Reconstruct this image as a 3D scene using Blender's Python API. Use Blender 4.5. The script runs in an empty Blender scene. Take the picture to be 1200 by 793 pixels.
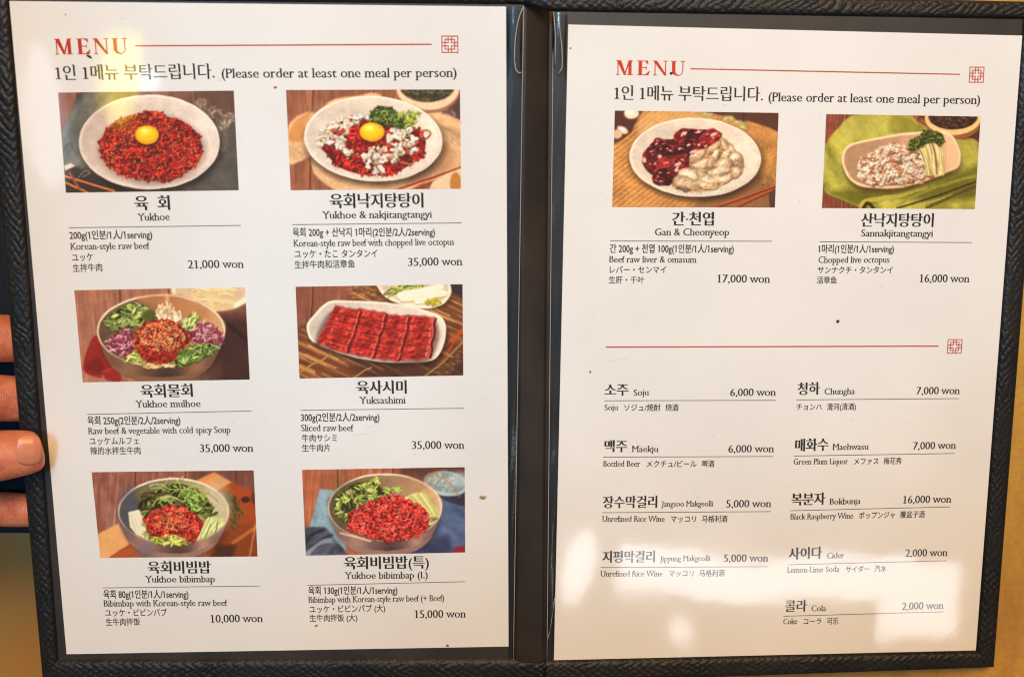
import bpy, bmesh, math, random
import numpy as np
from mathutils import Matrix, Vector
# ------------------------------------------------------------------ frames, camera, light (all lengths in metres)
# The two page planes were measured against the camera; the table is level at z = 0.
FPX, CXP, CYP = 1180.0, 600.0, 396.5
def mat(rows):
    m = Matrix([r for r in rows]+[[0, 0, 0, 1]])
    for i in range(3): m[i][3] *= .001
    return m
CAM_FROM_L = mat([[0.999143, 0.000453, 0.041389, -212.058498], [0.007154, 0.983004, -0.183444, -150.288794], [-0.040768, 0.183582, 0.982159, -479.232957]])
CAM_FROM_R = mat([[0.997348, 0.012239, 0.071746, 21.020503], [-0.002534, 0.991002, -0.133824, -154.963833], [-0.072738, 0.133287, 0.988405, -486.225105]])
# world from right page: the folder leans with its right edge on the table, its left side lifted by the hand
LEAN = math.radians(5.5)
W_FROM_R = Matrix.Translation((0, 0, .0085)) @ Matrix.Rotation(LEAN, 4, 'Y') @ Matrix.Translation((-.218, 0, 0))
W_FROM_CAM = W_FROM_R @ CAM_FROM_R.inverted()
W_FROM_L = W_FROM_CAM @ CAM_FROM_L
FR = {'L': (CAM_FROM_L, W_FROM_L), 'R': (CAM_FROM_R, W_FROM_R)}

scene = bpy.context.scene
col = scene.collection
cam_data = bpy.data.cameras.new('camera'); cam = bpy.data.objects.new('camera', cam_data); col.objects.link(cam)
cam.matrix_world = W_FROM_CAM
cam_data.sensor_width = 36; cam_data.lens = FPX/1200*36; cam_data.clip_start = .01; cam_data.clip_end = 20
cam_data.dof.use_dof = True; cam_data.dof.focus_distance = .487; cam_data.dof.aperture_fstop = 8
scene.camera = cam

world = bpy.data.worlds.new('World'); scene.world = world; world.use_nodes = True
bg = world.node_tree.nodes['Background']; bg.inputs[0].default_value = (1.0, .80, .62, 1); bg.inputs[1].default_value = .16
scene.view_settings.view_transform = 'Standard'; scene.view_settings.look = 'None'
scene.view_settings.exposure = 0; scene.view_settings.gamma = 1
scene.render.engine = 'CYCLES'; scene.cycles.max_bounces = 6; scene.cycles.transparent_max_bounces = 12
scene.cycles.caustics_reflective = False; scene.cycles.caustics_refractive = False; scene.cycles.filter_width = 1.15

def ray(u, v):
    """world ray through a point of the photograph (1200 x 793)"""
    d = W_FROM_CAM.to_3x3() @ Vector(((u-CXP)/FPX, (CYP-v)/FPX, -1)); return W_FROM_CAM.translation.copy(), d.normalized()
def on(f, u, v, z=0.0):
    """point of page plane f (local coordinates, z above the page in metres) seen at u, v"""
    o, d = ray(u, v); inv = FR[f][1].inverted(); a = inv @ o; b = inv.to_3x3() @ d
    t = (z-a.z)/b.z; p = a+b*t
    return Vector((p.x, p.y, z))
def mirror_point(f, u, v, h):
    """where a ceiling lamp has to hang (height h) to be seen mirrored in page f at u, v"""
    o, d = ray(u, v); M = FR[f][1]; p = M @ on(f, u, v); n = (M.to_3x3() @ Vector((0, 0, 1))).normalized()
    r = d-2*d.dot(n)*n
    return p+r*((h-p.z)/r.z), p
def lamp(name, kind, loc, target, power, color, size=.1, size_y=None, shape=None, spread=None):
    ld = bpy.data.lights.new(name, kind); ob = bpy.data.objects.new(name, ld); col.objects.link(ob)
    ob.location = loc; ob.rotation_euler = (Vector(target)-Vector(loc)).to_track_quat('-Z', 'Y').to_euler()
    ld.energy = power; ld.color = color
    if kind == 'AREA':
        ld.shape = shape or ('RECTANGLE' if size_y else 'SQUARE'); ld.size = size
        if size_y: ld.size_y = size_y
        if spread: ld.spread = math.radians(spread)
    return ob
CENTRE = W_FROM_R @ Vector((-.01, .15, 0))
# broad warm room light from overhead; cool spots stand in for window daylight, cones shaped to miss the lower right
lamp('room_light', 'AREA', (.1, 1.3, 1.75), CENTRE, 43.5, (1.0, .61, .25), 1.1, .7)
def spot(name, f, u, v, loc, rpx, blend, power, color):
    p = FR[f][1] @ on(f, u, v); ob = lamp(name, 'SPOT', loc, p, power, color); d = (Vector(loc)-p).length
    ob.data.spot_size = 2*math.atan(rpx*.00038/d); ob.data.spot_blend = blend; ob.data.shadow_soft_size = .10; return ob
spot('cool_spot', 'R', 760, -170, (-.35, .75, 1.45), 870, .18, 63, (.18, .59, 1.0))
spot('cool_spot', 'L', 140, 640, (-.45, .35, 1.45), 480, .9, 40, (.18, .59, 1.0))  # second cool spot, added to fill the lower left of the left page
# the ceiling lamps whose mirror images lie on the glossy pockets
def reflected(name, f, u, v, h, su, sv, radiance, color, shape='ELLIPSE', turn=0):
    """a ceiling lamp that appears su x sv picture pixels large in the gloss"""
    c, p = mirror_point(f, u, v, h); a, _ = mirror_point(f, u+su/2, v, h); b, _ = mirror_point(f, u, v+sv/2, h)
    sx = (a-c).length*2; sy = (b-c).length*2
    ob = lamp(name, 'AREA', c, p, 1, color, sx, sy, shape)
    ob.rotation_euler = (math.pi*0, 0, math.atan2((a-c).y, (a-c).x)+turn)       # faces straight down
    area = sx*sy*(math.pi/4 if shape == 'ELLIPSE' else 1)
    ob.data.energy = .66*radiance*area*math.pi
    return ob
reflected('ceiling_lamp', 'R', 905, 672, 1.7, 330, 46, 8.5, (.84, .92, 1.0), 'RECTANGLE')
reflected('ceiling_lamp', 'R', 1080, 700, 1.7, 120, 78, 8.0, (.84, .92, 1.0), 'RECTANGLE')
reflected('ceiling_lamp', 'R', 676, 664, 1.7, 46, 70, 8.0, (.88, .94, 1.0), 'ELLIPSE')
reflected('pendant_lamp', 'R', 787, 728, 1.7, 13, 30, 11.0, (.9, .95, 1.0), 'ELLIPSE')
reflected('ceiling_lamp', 'L', 44, 140, 1.7, 76, 160, 3.6, (.76, .86, 1.0), 'ELLIPSE')
reflected('amber_lamp', 'L', 150, 90, 1.7, 30, 112, 10.0, (1.0, .80, .02), 'ELLIPSE', -.35)
reflected('cool_lamp', 'L', 176, 84, 1.7, 34, 26, 7.0, (.7, .82, 1.0), 'ELLIPSE')
# ------------------------------------------------------------------ materials
def lin(c):
    return tuple((x/255/12.92 if x/255 <= .04045 else ((x/255+.055)/1.055)**2.4) for x in c)+(1,)
def nmat(name):
    m = bpy.data.materials.new(name); m.use_nodes = True; nt = m.node_tree
    return m, nt, nt.nodes['Principled BSDF']
def node(nt, t, **kw):
    n = nt.nodes.new(t)
    for k, v in kw.items():
        if k in n.inputs: n.inputs[k].default_value = v
        else: setattr(n, k, v)
    return n
def gloss(nt, b, amount=1.0):
    """the clear pocket film: a thin wavy gloss coat with smears"""
    L = nt.links; tc = node(nt, 'ShaderNodeTexCoord')
    n1 = node(nt, 'ShaderNodeTexNoise', Scale=9.0, Detail=1.0); n2 = node(nt, 'ShaderNodeTexNoise', Scale=60.0, Detail=2.0)
    mp = node(nt, 'ShaderNodeMapping'); mp.inputs['Scale'].default_value = (1, .55, 1)
    L.new(tc.outputs['Object'], mp.inputs[0]); L.new(mp.outputs[0], n1.inputs['Vector']); L.new(tc.outputs['Object'], n2.inputs['Vector'])
    b1 = node(nt, 'ShaderNodeBump', Strength=1.0, Distance=.0020); b2 = node(nt, 'ShaderNodeBump', Strength=1.0, Distance=.00003)
    L.new(n1.outputs['Fac'], b1.inputs['Height']); L.new(n2.outputs['Fac'], b2.inputs['Height']); L.new(b1.outputs[0], b2.inputs['Normal'])
    L.new(b2.outputs[0], b.inputs['Coat Normal'])
    n3 = node(nt, 'ShaderNodeTexNoise', Scale=25.0, Detail=5.0, Roughness=.7); L.new(tc.outputs['Object'], n3.inputs['Vector'])
    mr = node(nt, 'ShaderNodeMapRange'); mr.inputs[1].default_value = .35; mr.inputs[2].default_value = .75; mr.inputs[3].default_value = .045; mr.inputs[4].default_value = .085
    L.new(n3.outputs['Fac'], mr.inputs[0]); L.new(mr.outputs[0], b.inputs['Coat Roughness'])
    b.inputs['Coat Weight'].default_value = amount; b.inputs['Coat IOR'].default_value = 1.7
def print_mat(name, rgb, rough=.6, coat=1.0):
    m, nt, b = nmat(name); b.inputs['Base Color'].default_value = lin(rgb); b.inputs['Roughness'].default_value = rough
    b.inputs['Specular IOR Level'].default_value = .2; gloss(nt, b, coat)
    return m, nt, b
# paper: slightly uneven white
M_PAPER, nt, b = print_mat('white_paper', (238, 235, 230))
tc = node(nt, 'ShaderNodeTexCoord'); n = node(nt, 'ShaderNodeTexNoise', Scale=14.0, Detail=6.0); cr = node(nt, 'ShaderNodeValToRGB')
cr.color_ramp.elements[0].color = lin((232, 229, 224)); cr.color_ramp.elements[1].color = lin((241, 238, 233)); cr.color_ramp.elements[0].position = .3; cr.color_ramp.elements[1].position = .7
nt.links.new(tc.outputs['Object'], n.inputs['Vector']); nt.links.new(n.outputs['Fac'], cr.inputs[0]); nt.links.new(cr.outputs[0], b.inputs['Base Color'])
M_INK = print_mat('dark_ink', (40, 35, 32))[0]
M_INK2 = print_mat('grey_brown_ink', (44, 38, 34))[0]
M_RULE = print_mat('rule_ink', (112, 102, 92))[0]
M_RED = print_mat('red_ink', (192, 42, 14))[0]
M_RED2 = print_mat('orange_red_ink', (206, 58, 18))[0]
M_REDL = print_mat('light_red_ink', (196, 74, 50))[0]
M_PHOTO, nt, b = print_mat('printed_photograph', (255, 255, 255)); at = node(nt, 'ShaderNodeVertexColor', layer_name='print'); nt.links.new(at.outputs[0], b.inputs['Base Color'])

def leather(name, c0, c1, rough=.42, bump=.0001, scale=900):
    m, nt, b = nmat(name); L = nt.links; tc = node(nt, 'ShaderNodeTexCoord'); n = node(nt, 'ShaderNodeTexNoise', Scale=scale, Detail=4.0)
    n2 = node(nt, 'ShaderNodeTexNoise', Scale=35.0, Detail=5.0); cr = node(nt, 'ShaderNodeValToRGB'); cr.color_ramp.elements[0].color = lin(c0); cr.color_ramp.elements[1].color = lin(c1)
    cr.color_ramp.elements[0].position = .35; cr.color_ramp.elements[1].position = .7
    L.new(tc.outputs['Object'], n.inputs['Vector']); L.new(tc.outputs['Object'], n2.inputs['Vector']); L.new(n2.outputs['Fac'], cr.inputs[0]); L.new(cr.outputs[0], b.inputs['Base Color'])
    bp = node(nt, 'ShaderNodeBump', Strength=.8, Distance=bump); L.new(n.outputs['Fac'], bp.inputs['Height']); L.new(bp.outputs[0], b.inputs['Normal'])
    b.inputs['Roughness'].default_value = rough; b.inputs['Specular IOR Level'].default_value = .38
    return m
M_WOVEN = leather('woven_leatherette', (16, 16, 18), (31, 29, 28), .5)
M_LINING = leather('black_lining', (44, 42, 42), (58, 54, 51), .5, .00003, 1500)
M_SPINE = leather('spine_leatherette', (38, 32, 28), (52, 43, 36), .5, .00003, 1500)
M_BOARD = leather('black_board', (20, 20, 21), (28, 27, 27), .6)

M_FILM, nt, b = nmat('clear_film'); nt.nodes.remove(b); L = nt.links; out = nt.nodes['Material Output']
tr = node(nt, 'ShaderNodeBsdfTransparent'); tr.inputs[0].default_value = (.86, .9, .93, 1); gl = node(nt, 'ShaderNodeBsdfGlossy', Roughness=.16); mx = node(nt, 'ShaderNodeMixShader'); fr = node(nt, 'ShaderNodeFresnel', IOR=1.5)
L.new(fr.outputs[0], mx.inputs[0]); L.new(tr.outputs[0], mx.inputs[1]); L.new(gl.outputs[0], mx.inputs[2]); L.new(mx.outputs[0], out.inputs[0])
tc = node(nt, 'ShaderNodeTexCoord'); n = node(nt, 'ShaderNodeTexNoise', Scale=90.0, Detail=2.0); bp = node(nt, 'ShaderNodeBump', Strength=1.0, Distance=.00025); L.new(tc.outputs['Object'], n.inputs['Vector']); L.new(n.outputs['Fac'], bp.inputs['Height']); L.new(bp.outputs[0], gl.inputs['Normal'])
M_EDGE, nt, b = nmat('film_edge'); b.inputs['Base Color'].default_value = lin((190, 180, 165)); b.inputs['Roughness'].default_value = .25

M_TABLE, nt, b = nmat('golden_laminate'); L = nt.links; tc = node(nt, 'ShaderNodeTexCoord'); mp = node(nt, 'ShaderNodeMapping'); mp.inputs['Scale'].default_value = (9, 2.2, 5); n = node(nt, 'ShaderNodeTexNoise', Scale=4.0, Detail=8.0, Roughness=.62)
cr = node(nt, 'ShaderNodeValToRGB'); cr.color_ramp.elements[0].color = lin((184, 132, 46)); cr.color_ramp.elements[1].color = lin((238, 184, 76)); cr.color_ramp.elements[0].position = .3; cr.color_ramp.elements[1].position = .72
n2 = node(nt, 'ShaderNodeTexNoise', Scale=420.0, Detail=3.0); mxc = node(nt, 'ShaderNodeMix', data_type='RGBA', blend_type='MULTIPLY'); mxc.inputs[0].default_value = .5
L.new(tc.outputs['Object'], mp.inputs[0]); L.new(mp.outputs[0], n.inputs['Vector']); L.new(tc.outputs['Object'], n2.inputs['Vector']); L.new(n.outputs['Fac'], cr.inputs[0]); L.new(cr.outputs[0], mxc.inputs[6]); L.new(n2.outputs['Color'], mxc.inputs[7]); L.new(mxc.outputs[2], b.inputs['Base Color'])
b.inputs['Roughness'].default_value = .45; bp = node(nt, 'ShaderNodeBump', Strength=.5, Distance=.0002); L.new(n2.outputs['Fac'], bp.inputs['Height']); L.new(bp.outputs[0], b.inputs['Normal'])

M_FLOOR, nt, b = nmat('dim_brown_floor'); L = nt.links; tc = node(nt, 'ShaderNodeTexCoord'); n = node(nt, 'ShaderNodeTexNoise', Scale=7.0, Detail=5.0); cr = node(nt, 'ShaderNodeValToRGB')
cr.color_ramp.elements[0].color = lin((160, 150, 108)); cr.color_ramp.elements[1].color = lin((184, 138, 72)); cr.color_ramp.elements[0].position = .4; cr.color_ramp.elements[1].position = .6
L.new(tc.outputs['Object'], n.inputs['Vector']); L.new(n.outputs['Fac'], cr.inputs[0]); L.new(cr.outputs[0], b.inputs['Base Color']); b.inputs['Roughness'].default_value = .6

M_SKIN, nt, b = nmat('skin'); L = nt.links; tc = node(nt, 'ShaderNodeTexCoord'); n = node(nt, 'ShaderNodeTexNoise', Scale=110.0, Detail=6.0, Roughness=.65); cr = node(nt, 'ShaderNodeValToRGB')
cr.color_ramp.elements[0].color = lin((190, 92, 68)); cr.color_ramp.elements[1].color = lin((226, 148, 108)); cr.color_ramp.elements[0].position = .3; cr.color_ramp.elements[1].position = .72
L.new(tc.outputs['Object'], n.inputs['Vector']); L.new(n.outputs['Fac'], cr.inputs[0]); L.new(cr.outputs[0], b.inputs['Base Color'])
b.inputs['Subsurface Weight'].default_value = .4; b.inputs['Subsurface Radius'].default_value = (.006, .002, .001); b.inputs['Subsurface Scale'].default_value = .5; b.inputs['Roughness'].default_value = .45
w_ = node(nt, 'ShaderNodeTexNoise', Scale=900.0, Detail=4.0); mp = node(nt, 'ShaderNodeMapping'); mp.inputs['Scale'].default_value = (1.6, .5, 1); L.new(tc.outputs['Object'], mp.inputs[0]); L.new(mp.outputs[0], w_.inputs['Vector'])
bp = node(nt, 'ShaderNodeBump', Strength=.9, Distance=.0006); L.new(w_.outputs['Fac'], bp.inputs['Height']); L.new(bp.outputs[0], b.inputs['Normal'])
M_NAIL, nt, b = nmat('fingernail'); b.inputs['Base Color'].default_value = lin((218, 138, 104)); b.inputs['Roughness'].default_value = .3; b.inputs['Subsurface Weight'].default_value = .2; b.inputs['Subsurface Scale'].default_value = .002
M_LUNULA, nt, b = nmat('pale_nail_base'); b.inputs['Base Color'].default_value = lin((244, 204, 178)); b.inputs['Roughness'].default_value = .35
M_NAVY, nt, b = nmat('navy_cloth'); L = nt.links; tc = node(nt, 'ShaderNodeTexCoord'); w = node(nt, 'ShaderNodeTexWave', Scale=900.0, Distortion=1.0); bp = node(nt, 'ShaderNodeBump', Strength=.5, Distance=.0003); L.new(tc.outputs['Object'], w.inputs['Vector']); L.new(w.outputs['Fac'], bp.inputs['Height']); L.new(bp.outputs[0], b.inputs['Normal'])
b.inputs['Base Color'].default_value = lin((14, 26, 44)); b.inputs['Roughness'].default_value = .9

# ------------------------------------------------------------------ object helpers
def obj(name, verts, faces, m, parent=None, label=None, basis=None, smooth=False, edges=()):
    me = bpy.data.meshes.new(name); me.from_pydata([tuple(v) for v in verts], list(edges), faces); me.materials.append(m)
    if smooth: me.polygons.foreach_set('use_smooth', [True]*len(me.polygons))
    me.update(); o = bpy.data.objects.new(name, me); col.objects.link(o)
    if parent: o.parent = parent
    if basis is not None: o.matrix_basis = basis
    if label: o['label'] = label
    return o
def tag(o, label=None, cat=None, group=None, kind=None):
    for k, v in (('label', label), ('category', cat), ('group', group), ('kind', kind)):
        if v: o[k] = v
    return o
def empty(name, M):
    o = bpy.data.objects.new(name, None); o.empty_display_size = .02; col.objects.link(o); o.matrix_world = M; return o
def lerp(a, b, t): return a+(b-a)*t
def slab(c4, z0, z1):
    """closed flat slab over four corners (counter-clockwise)"""
    v = [Vector((p.x, p.y, z1)) for p in c4]+[Vector((p.x, p.y, z0)) for p in c4]
    return v, [(0, 1, 2, 3), (7, 6, 5, 4)]+[(i, i+4, (i+1) % 4+4, (i+1) % 4) for i in range(4)]
# ------------------------------------------------------------------ printed dish photographs (flat print)
# a small painter: strokes, ellipses and polygons on a numpy canvas, read later as colours of the print
CS = 0.36                                   # canvas samples per drawing unit
CWID, CHEI = 1200, 730
class Canvas:
    def __init__(s, seed, base=(100, 80, 60)):
        s.w, s.h = int(CWID*CS), int(CHEI*CS)
        s.a = np.ones((s.h, s.w, 3))*np.array(base, float)
        s.r = np.random.RandomState(seed)
        yy, xx = np.mgrid[0:s.h, 0:s.w]
        s.X = (xx+.5)/CS; s.Y = (yy+.5)/CS
    def noise(s, sx, sy=None, ang=0, oct=3, seed=None):
        """value noise in -1..1 with feature size sx along ang, sy across"""
        sy = sy or sx
        r = np.random.RandomState(s.r.randint(1 << 30) if seed is None else seed)
        c, q = math.cos(math.radians(ang)), math.sin(math.radians(ang))
        u0 = (s.X*c+s.Y*q); v0 = (-s.X*q+s.Y*c)
        out = 0; amp = 1; tot = 0
        for k in range(oct):
            g = r.rand(64, 64)*2-1
            u = u0/sx*(2**k); v = v0/sy*(2**k)
            iu = np.floor(u).astype(int); iv = np.floor(v).astype(int)
            fu = u-iu; fv = v-iv; fu = fu*fu*(3-2*fu); fv = fv*fv*(3-2*fv)
            G = lambda i, j: g[j % 64, i % 64]
            out = out+amp*((G(iu, iv)*(1-fu)+G(iu+1, iv)*fu)*(1-fv)+(G(iu, iv+1)*(1-fu)+G(iu+1, iv+1)*fu)*fv)
            tot += amp; amp *= .55
        return out/tot*1.4
    def blend(s, m, col, sl=None):
        a = s.a if sl is None else s.a[sl]
        col = np.asarray(col, float)
        a += (col-a)*m[..., None]
    def mul(s, f):
        s.a *= (f if f.ndim == 3 else f[..., None])
    def poly(s, pts, col=None, soft=4, al=1.0):
        """signed-distance filled polygon"""
        p = np.array(pts, float); n = len(p)
        x0, y0 = p.min(0)-soft*2; x1, y1 = p.max(0)+soft*2
        sl = s.box(x0, y0, x1, y1)
        if sl is None: return None
        X, Y = s.X[sl], s.Y[sl]
        ins = np.zeros(X.shape, bool); d = np.full(X.shape, 1e9)
        for i in range(n):
            ax, ay = p[i]; bx, by = p[(i+1) % n]
            if ay != by:
                c = ((ay > Y) != (by > Y)) & (X < (bx-ax)*(Y-ay)/(by-ay)+ax)
                ins ^= c
            dx, dy = bx-ax, by-ay; L = dx*dx+dy*dy+1e-9
            t = np.clip(((X-ax)*dx+(Y-ay)*dy)/L, 0, 1)
            d = np.minimum(d, np.hypot(X-ax-t*dx, Y-ay-t*dy))
        sd = np.where(ins, d, -d)
        m = np.clip(sd/soft+.5, 0, 1)*al
        if col is not None: s.blend(m, col, sl)
        full = np.zeros((s.h, s.w)); full[sl] = m
        return full
    def spoly(s, pts, col=None, soft=4, al=1.0, k=6):
        """closed smooth curve through the points"""
        p = np.array(pts, float); n = len(p); out = []
        for i in range(n):
            a, b, c, d = p[i-1], p[i], p[(i+1) % n], p[(i+2) % n]
            for j in range(k):
                t = j/k
                out.append(.5*((2*b)+(-a+c)*t+(2*a-5*b+4*c-d)*t*t+(-a+3*b-3*c+d)*t**3))
        return s.poly(out, col, soft, al)
    def box(s, x0, y0, x1, y1):
        i0, i1 = max(0, int(x0*CS)), min(s.w, int(x1*CS)+2)
        j0, j1 = max(0, int(y0*CS)), min(s.h, int(y1*CS)+2)
        if i0 >= i1 or j0 >= j1: return None
        return (slice(j0, j1), slice(i0, i1))
    def ell(s, cx, cy, rx, ry, col=None, soft=4, ang=0, al=1.0):
        R = max(rx, ry)+soft*2
        sl = s.box(cx-R, cy-R, cx+R, cy+R)
        if sl is None: return None
        c, q = math.cos(math.radians(ang)), math.sin(math.radians(ang))
        X, Y = s.X[sl]-cx, s.Y[sl]-cy
        u, v = X*c+Y*q, -X*q+Y*c
        rr = np.sqrt((u/rx)**2+(v/ry)**2)+1e-6
        m = np.clip((1-rr)*min(rx, ry)/soft+.5, 0, 1)*al
        if col is not None: s.blend(m, col, sl)
        full = np.zeros((s.h, s.w)); full[sl] = m
        return full
    def line(s, x0, y0, x1, y1, w, col, al=1.0, soft=3):
        sl = s.box(min(x0, x1)-w-soft, min(y0, y1)-w-soft, max(x0, x1)+w+soft, max(y0, y1)+w+soft)
        if sl is None: return
        X, Y = s.X[sl], s.Y[sl]; dx, dy = x1-x0, y1-y0
        t = np.clip(((X-x0)*dx+(Y-y0)*dy)/(dx*dx+dy*dy+1e-9), 0, 1)
        d = np.hypot(X-x0-t*dx, Y-y0-t*dy)
        s.blend(np.clip((w/2-d)/soft+.5, 0, 1)*al, col, sl)
    def curve(s, pts, w, col, al=1.0):
        p = np.array(pts, float)
        for i in range(len(p)-1):
            a, b, c, d = p[max(i-1, 0)], p[i], p[i+1], p[min(i+2, len(p)-1)]
            q = [.5*((2*b)+(-a+c)*t+(2*a-5*b+4*c-d)*t*t+(-a+3*b-3*c+d)*t**3) for t in (0, .25, .5, .75, 1)]
            for j in range(4): s.line(*q[j], *q[j+1], w, col, al)
    def blur(s, n=3):
        """what lies behind the dish is out of focus"""
        a = s.a
        for _ in range(n):
            for ax in (0, 1):
                p = np.concatenate([np.take(a, [0], ax), a, np.take(a, [-1], ax)], ax)
                i = [slice(None)]*3; j = [slice(None)]*3; i[ax] = slice(0, -2); j[ax] = slice(2, None)
                a = .5*a+.25*(p[tuple(i)]+p[tuple(j)])
        s.a = a
    def relief(s, m, size=26, amp=.55, spec=70, tint=(255, 225, 205)):
        """wet uneven surface: lit from the upper left, dark in the hollows, small glints"""
        h = 0; a = 1.0
        for k in (1, 2, 4):
            n = 1-np.abs(s.noise(size/k, size*.7/k, 25, 1)); h = h+a*n; a *= .5
        gy, gx = np.gradient(h); nx, ny = -gx*3.4, -gy*3.4; nz = 1/np.sqrt(nx*nx+ny*ny+1)
        li = (-.45*nx-.62*ny+.65)*nz; hol = np.clip((h-h.mean())/h.std()*.5+.5, 0, 1)
        s.mul(1+m*((li/.65-1)*amp+(hol-.55)*amp*.9))
        sp = np.clip((-.35*nx-.45*ny+.82)*nz, 0, 1)**26*np.clip(hol-.2, 0, 1)*(s.noise(40, 30, 0, 2) > -.1)
        s.a += (sp*m*spec)[..., None]*np.array(tint)/255
        return h
    def inside(s, m, n):
        """n random points of the region m, far ones first"""
        ys, xs = np.nonzero(m > .5)
        k = s.r.randint(0, len(ys), n); k = k[np.argsort(ys[k])]
        return (xs[k]+s.r.rand(n))/CS, (ys[k]+s.r.rand(n))/CS
    def strands(s, m, n, L, w, cols, hi=None, ang=None, spread=90, shade=.5):
        """short curved pieces: shadow under, body, lit edge"""
        X, Y = s.inside(m, n); r = s.r
        for x, y in zip(X, Y):
            a = math.radians((ang if ang is not None else 0)+r.uniform(-spread, spread)); l = L*r.uniform(.5, 1.2)
            c = np.array(cols[r.randint(len(cols))], float)*r.uniform(.85, 1.15); ww = w*r.uniform(.7, 1.25)
            dx, dy = math.cos(a)*l/2, math.sin(a)*l/2*.8
            b = r.uniform(-.35, .35)*l
            mx, my = x-dy/l*b*2, y+dx/l*b*2
            s.line(x-dx, y-dy+ww*.45, x+dx, y+dy+ww*.45, ww, c*.35, shade)
            s.line(x-dx, y-dy, mx, my, ww, c); s.line(mx, my, x+dx, y+dy, ww, c)
            if hi is not None and r.rand() < .35:
                s.line(x-dx*.5, y-dy*.5-ww*.25, mx, my-ww*.25, ww*.35, hi, .7)
    def seeds(s, m, n, size, cols, al=.9):
        X, Y = s.inside(m, n); r = s.r
        for x, y in zip(X, Y):
            a = r.uniform(0, math.pi); l = size*r.uniform(.6, 1.3)
            s.line(x, y+3, x+math.cos(a)*l, y+3+math.sin(a)*l, size*.7, (60, 20, 10), .35)
            s.line(x, y, x+math.cos(a)*l, y+math.sin(a)*l, size*.6, cols[r.randint(len(cols))], al)
    def lumps(s, m, n, R, cols, hi=(250, 240, 225)):
        X, Y = s.inside(m, n); r = s.r
        for x, y in zip(X, Y):
            rx = R*r.uniform(.5, 1.15); ry = rx*r.uniform(.45, .8); a = r.uniform(-60, 60)
            c = np.array(cols[r.randint(len(cols))], float)*r.uniform(.9, 1.04)
            parts = [(r.uniform(-.6, .6)*rx, r.uniform(-.5, .5)*ry, r.uniform(.45, .8)) for _ in range(3)]
            for px, py, k in parts: s.ell(x+px, y+py+ry*.4, rx*k*1.1, ry*k*1.2, c*.5, 5, a, .42)
            for px, py, k in parts: s.ell(x+px, y+py, rx*k, ry*k*1.1, c*.86, 4, a+px*3)
            for px, py, k in parts: s.ell(x+px-rx*.08, y+py-ry*.2, rx*k*.7, ry*k*.7, c, 6, a+px*3)
            px, py, k = parts[0]
            if r.rand() < .6: s.ell(x+px-rx*.2, y+py-ry*.35, rx*.2, ry*.14, hi, 4, a, .8)
    def leaves(s, m, n, R, cols):
        if n > 60: s.blend(m*.8, np.array(cols[0])*.35)
        X, Y = s.inside(m, n); r = s.r
        for x, y in zip(X, Y):
            a = r.uniform(0, 6.28); rx = R*r.uniform(.6, 1.3); w = rx*r.uniform(.22, .42); c = np.array(cols[r.randint(len(cols))], float)*r.uniform(.6, 1.2)
            ca, sa = math.cos(a), math.sin(a)*.8; q = []
            for t in (0, .2, .45, .7, 1, .7, .45, .2):
                k = len(q); side = 1 if k < 4 else -1; ww = w*math.sin(math.pi*min(t, .999))**.7*side*r.uniform(.6, 1.2); u = (t*2-1)*rx
                q.append((x+ca*u-sa*ww, y+sa*u+ca*ww))
            s.poly([(px+2, py+5) for px, py in q], c*.28, 6, .5); s.poly(q, c, 3.5)
            h = [q[0], q[1], q[2], q[3], q[4]]; s.poly(h, np.minimum(c*1.28+8, 235), 4, .55)
            s.line(*q[0], *q[4], 2.4, np.minimum(c*1.5+20, 235), .45)
    def wood(s, m, col, seams, ang=88, amp=.16):
        n = s.noise(240, 14, ang, 3)
        c = np.array(col, float)*(1+amp*n[..., None])*(1+.08*s.noise(160, 120)[..., None])
        w = np.clip(s.noise(190, 9, ang, 3)-.15, 0, 1)*np.clip(.5+s.noise(200, 160), 0, 1)
        c = c+(np.array((214, 176, 150))-c)*(w*.8)[..., None]
        s.a += (c-s.a)*m[..., None]
        for x0, x1 in seams:
            s.line(x0-7, -10, x1-7, 760, 8, (205, 140, 90), .55); s.line(x0, -10, x1, 760, 9, (60, 32, 20), .85)
    def cloth(s, m, col, amp=.3, size=110, ang=30):
        n = s.noise(size*1.7, size*.6, ang, 3); f = s.noise(9, 9, 0, 1)
        c = np.array(col, float)*(1+amp*n+.05*f)[..., None]
        s.a += (c-s.a)*m[..., None]
    def done(s, grain=3.0):
        # fine tissue and grain of the photographed food, slightly uneven outlines
        dx = 2.0*s.noise(60, 60, 0, 2)+.5*s.noise(9, 9, 0, 1); dy = 2.0*s.noise(60, 60, 0, 2)+.5*s.noise(9, 9, 0, 1)
        gx = np.clip((s.X+dx)*CS-.5, 0, s.w-1.01); gy = np.clip((s.Y+dy)*CS-.5, 0, s.h-1.01); ix, iy = gx.astype(int), gy.astype(int); fx, fy = (gx-ix)[..., None], (gy-iy)[..., None]
        a = (s.a[iy, ix]*(1-fx)+s.a[iy, ix+1]*fx)*(1-fy)+(s.a[iy+1, ix]*(1-fx)+s.a[iy+1, ix+1]*fx)*fy
        a = a*(1+.035*s.noise(8, 6, 20, 2)+.035*s.noise(60, 45, 0, 2))[..., None]
        g = a.mean(-1, keepdims=True); a = g+(a-g)*.98; a = a+(a-118)*.10
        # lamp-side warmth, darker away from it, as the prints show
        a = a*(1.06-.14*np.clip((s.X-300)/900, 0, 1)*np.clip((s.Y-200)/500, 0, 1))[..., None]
        a = a+s.r.randn(s.h, s.w, 1)*grain
        k = np.array([.2, .6, .2])              # softness of the print
        for ax in (0, 1):
            a = k[0]*np.roll(a, 1, ax)+k[1]*a+k[2]*np.roll(a, -1, ax)
        return np.clip(a, 4, 252)

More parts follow.
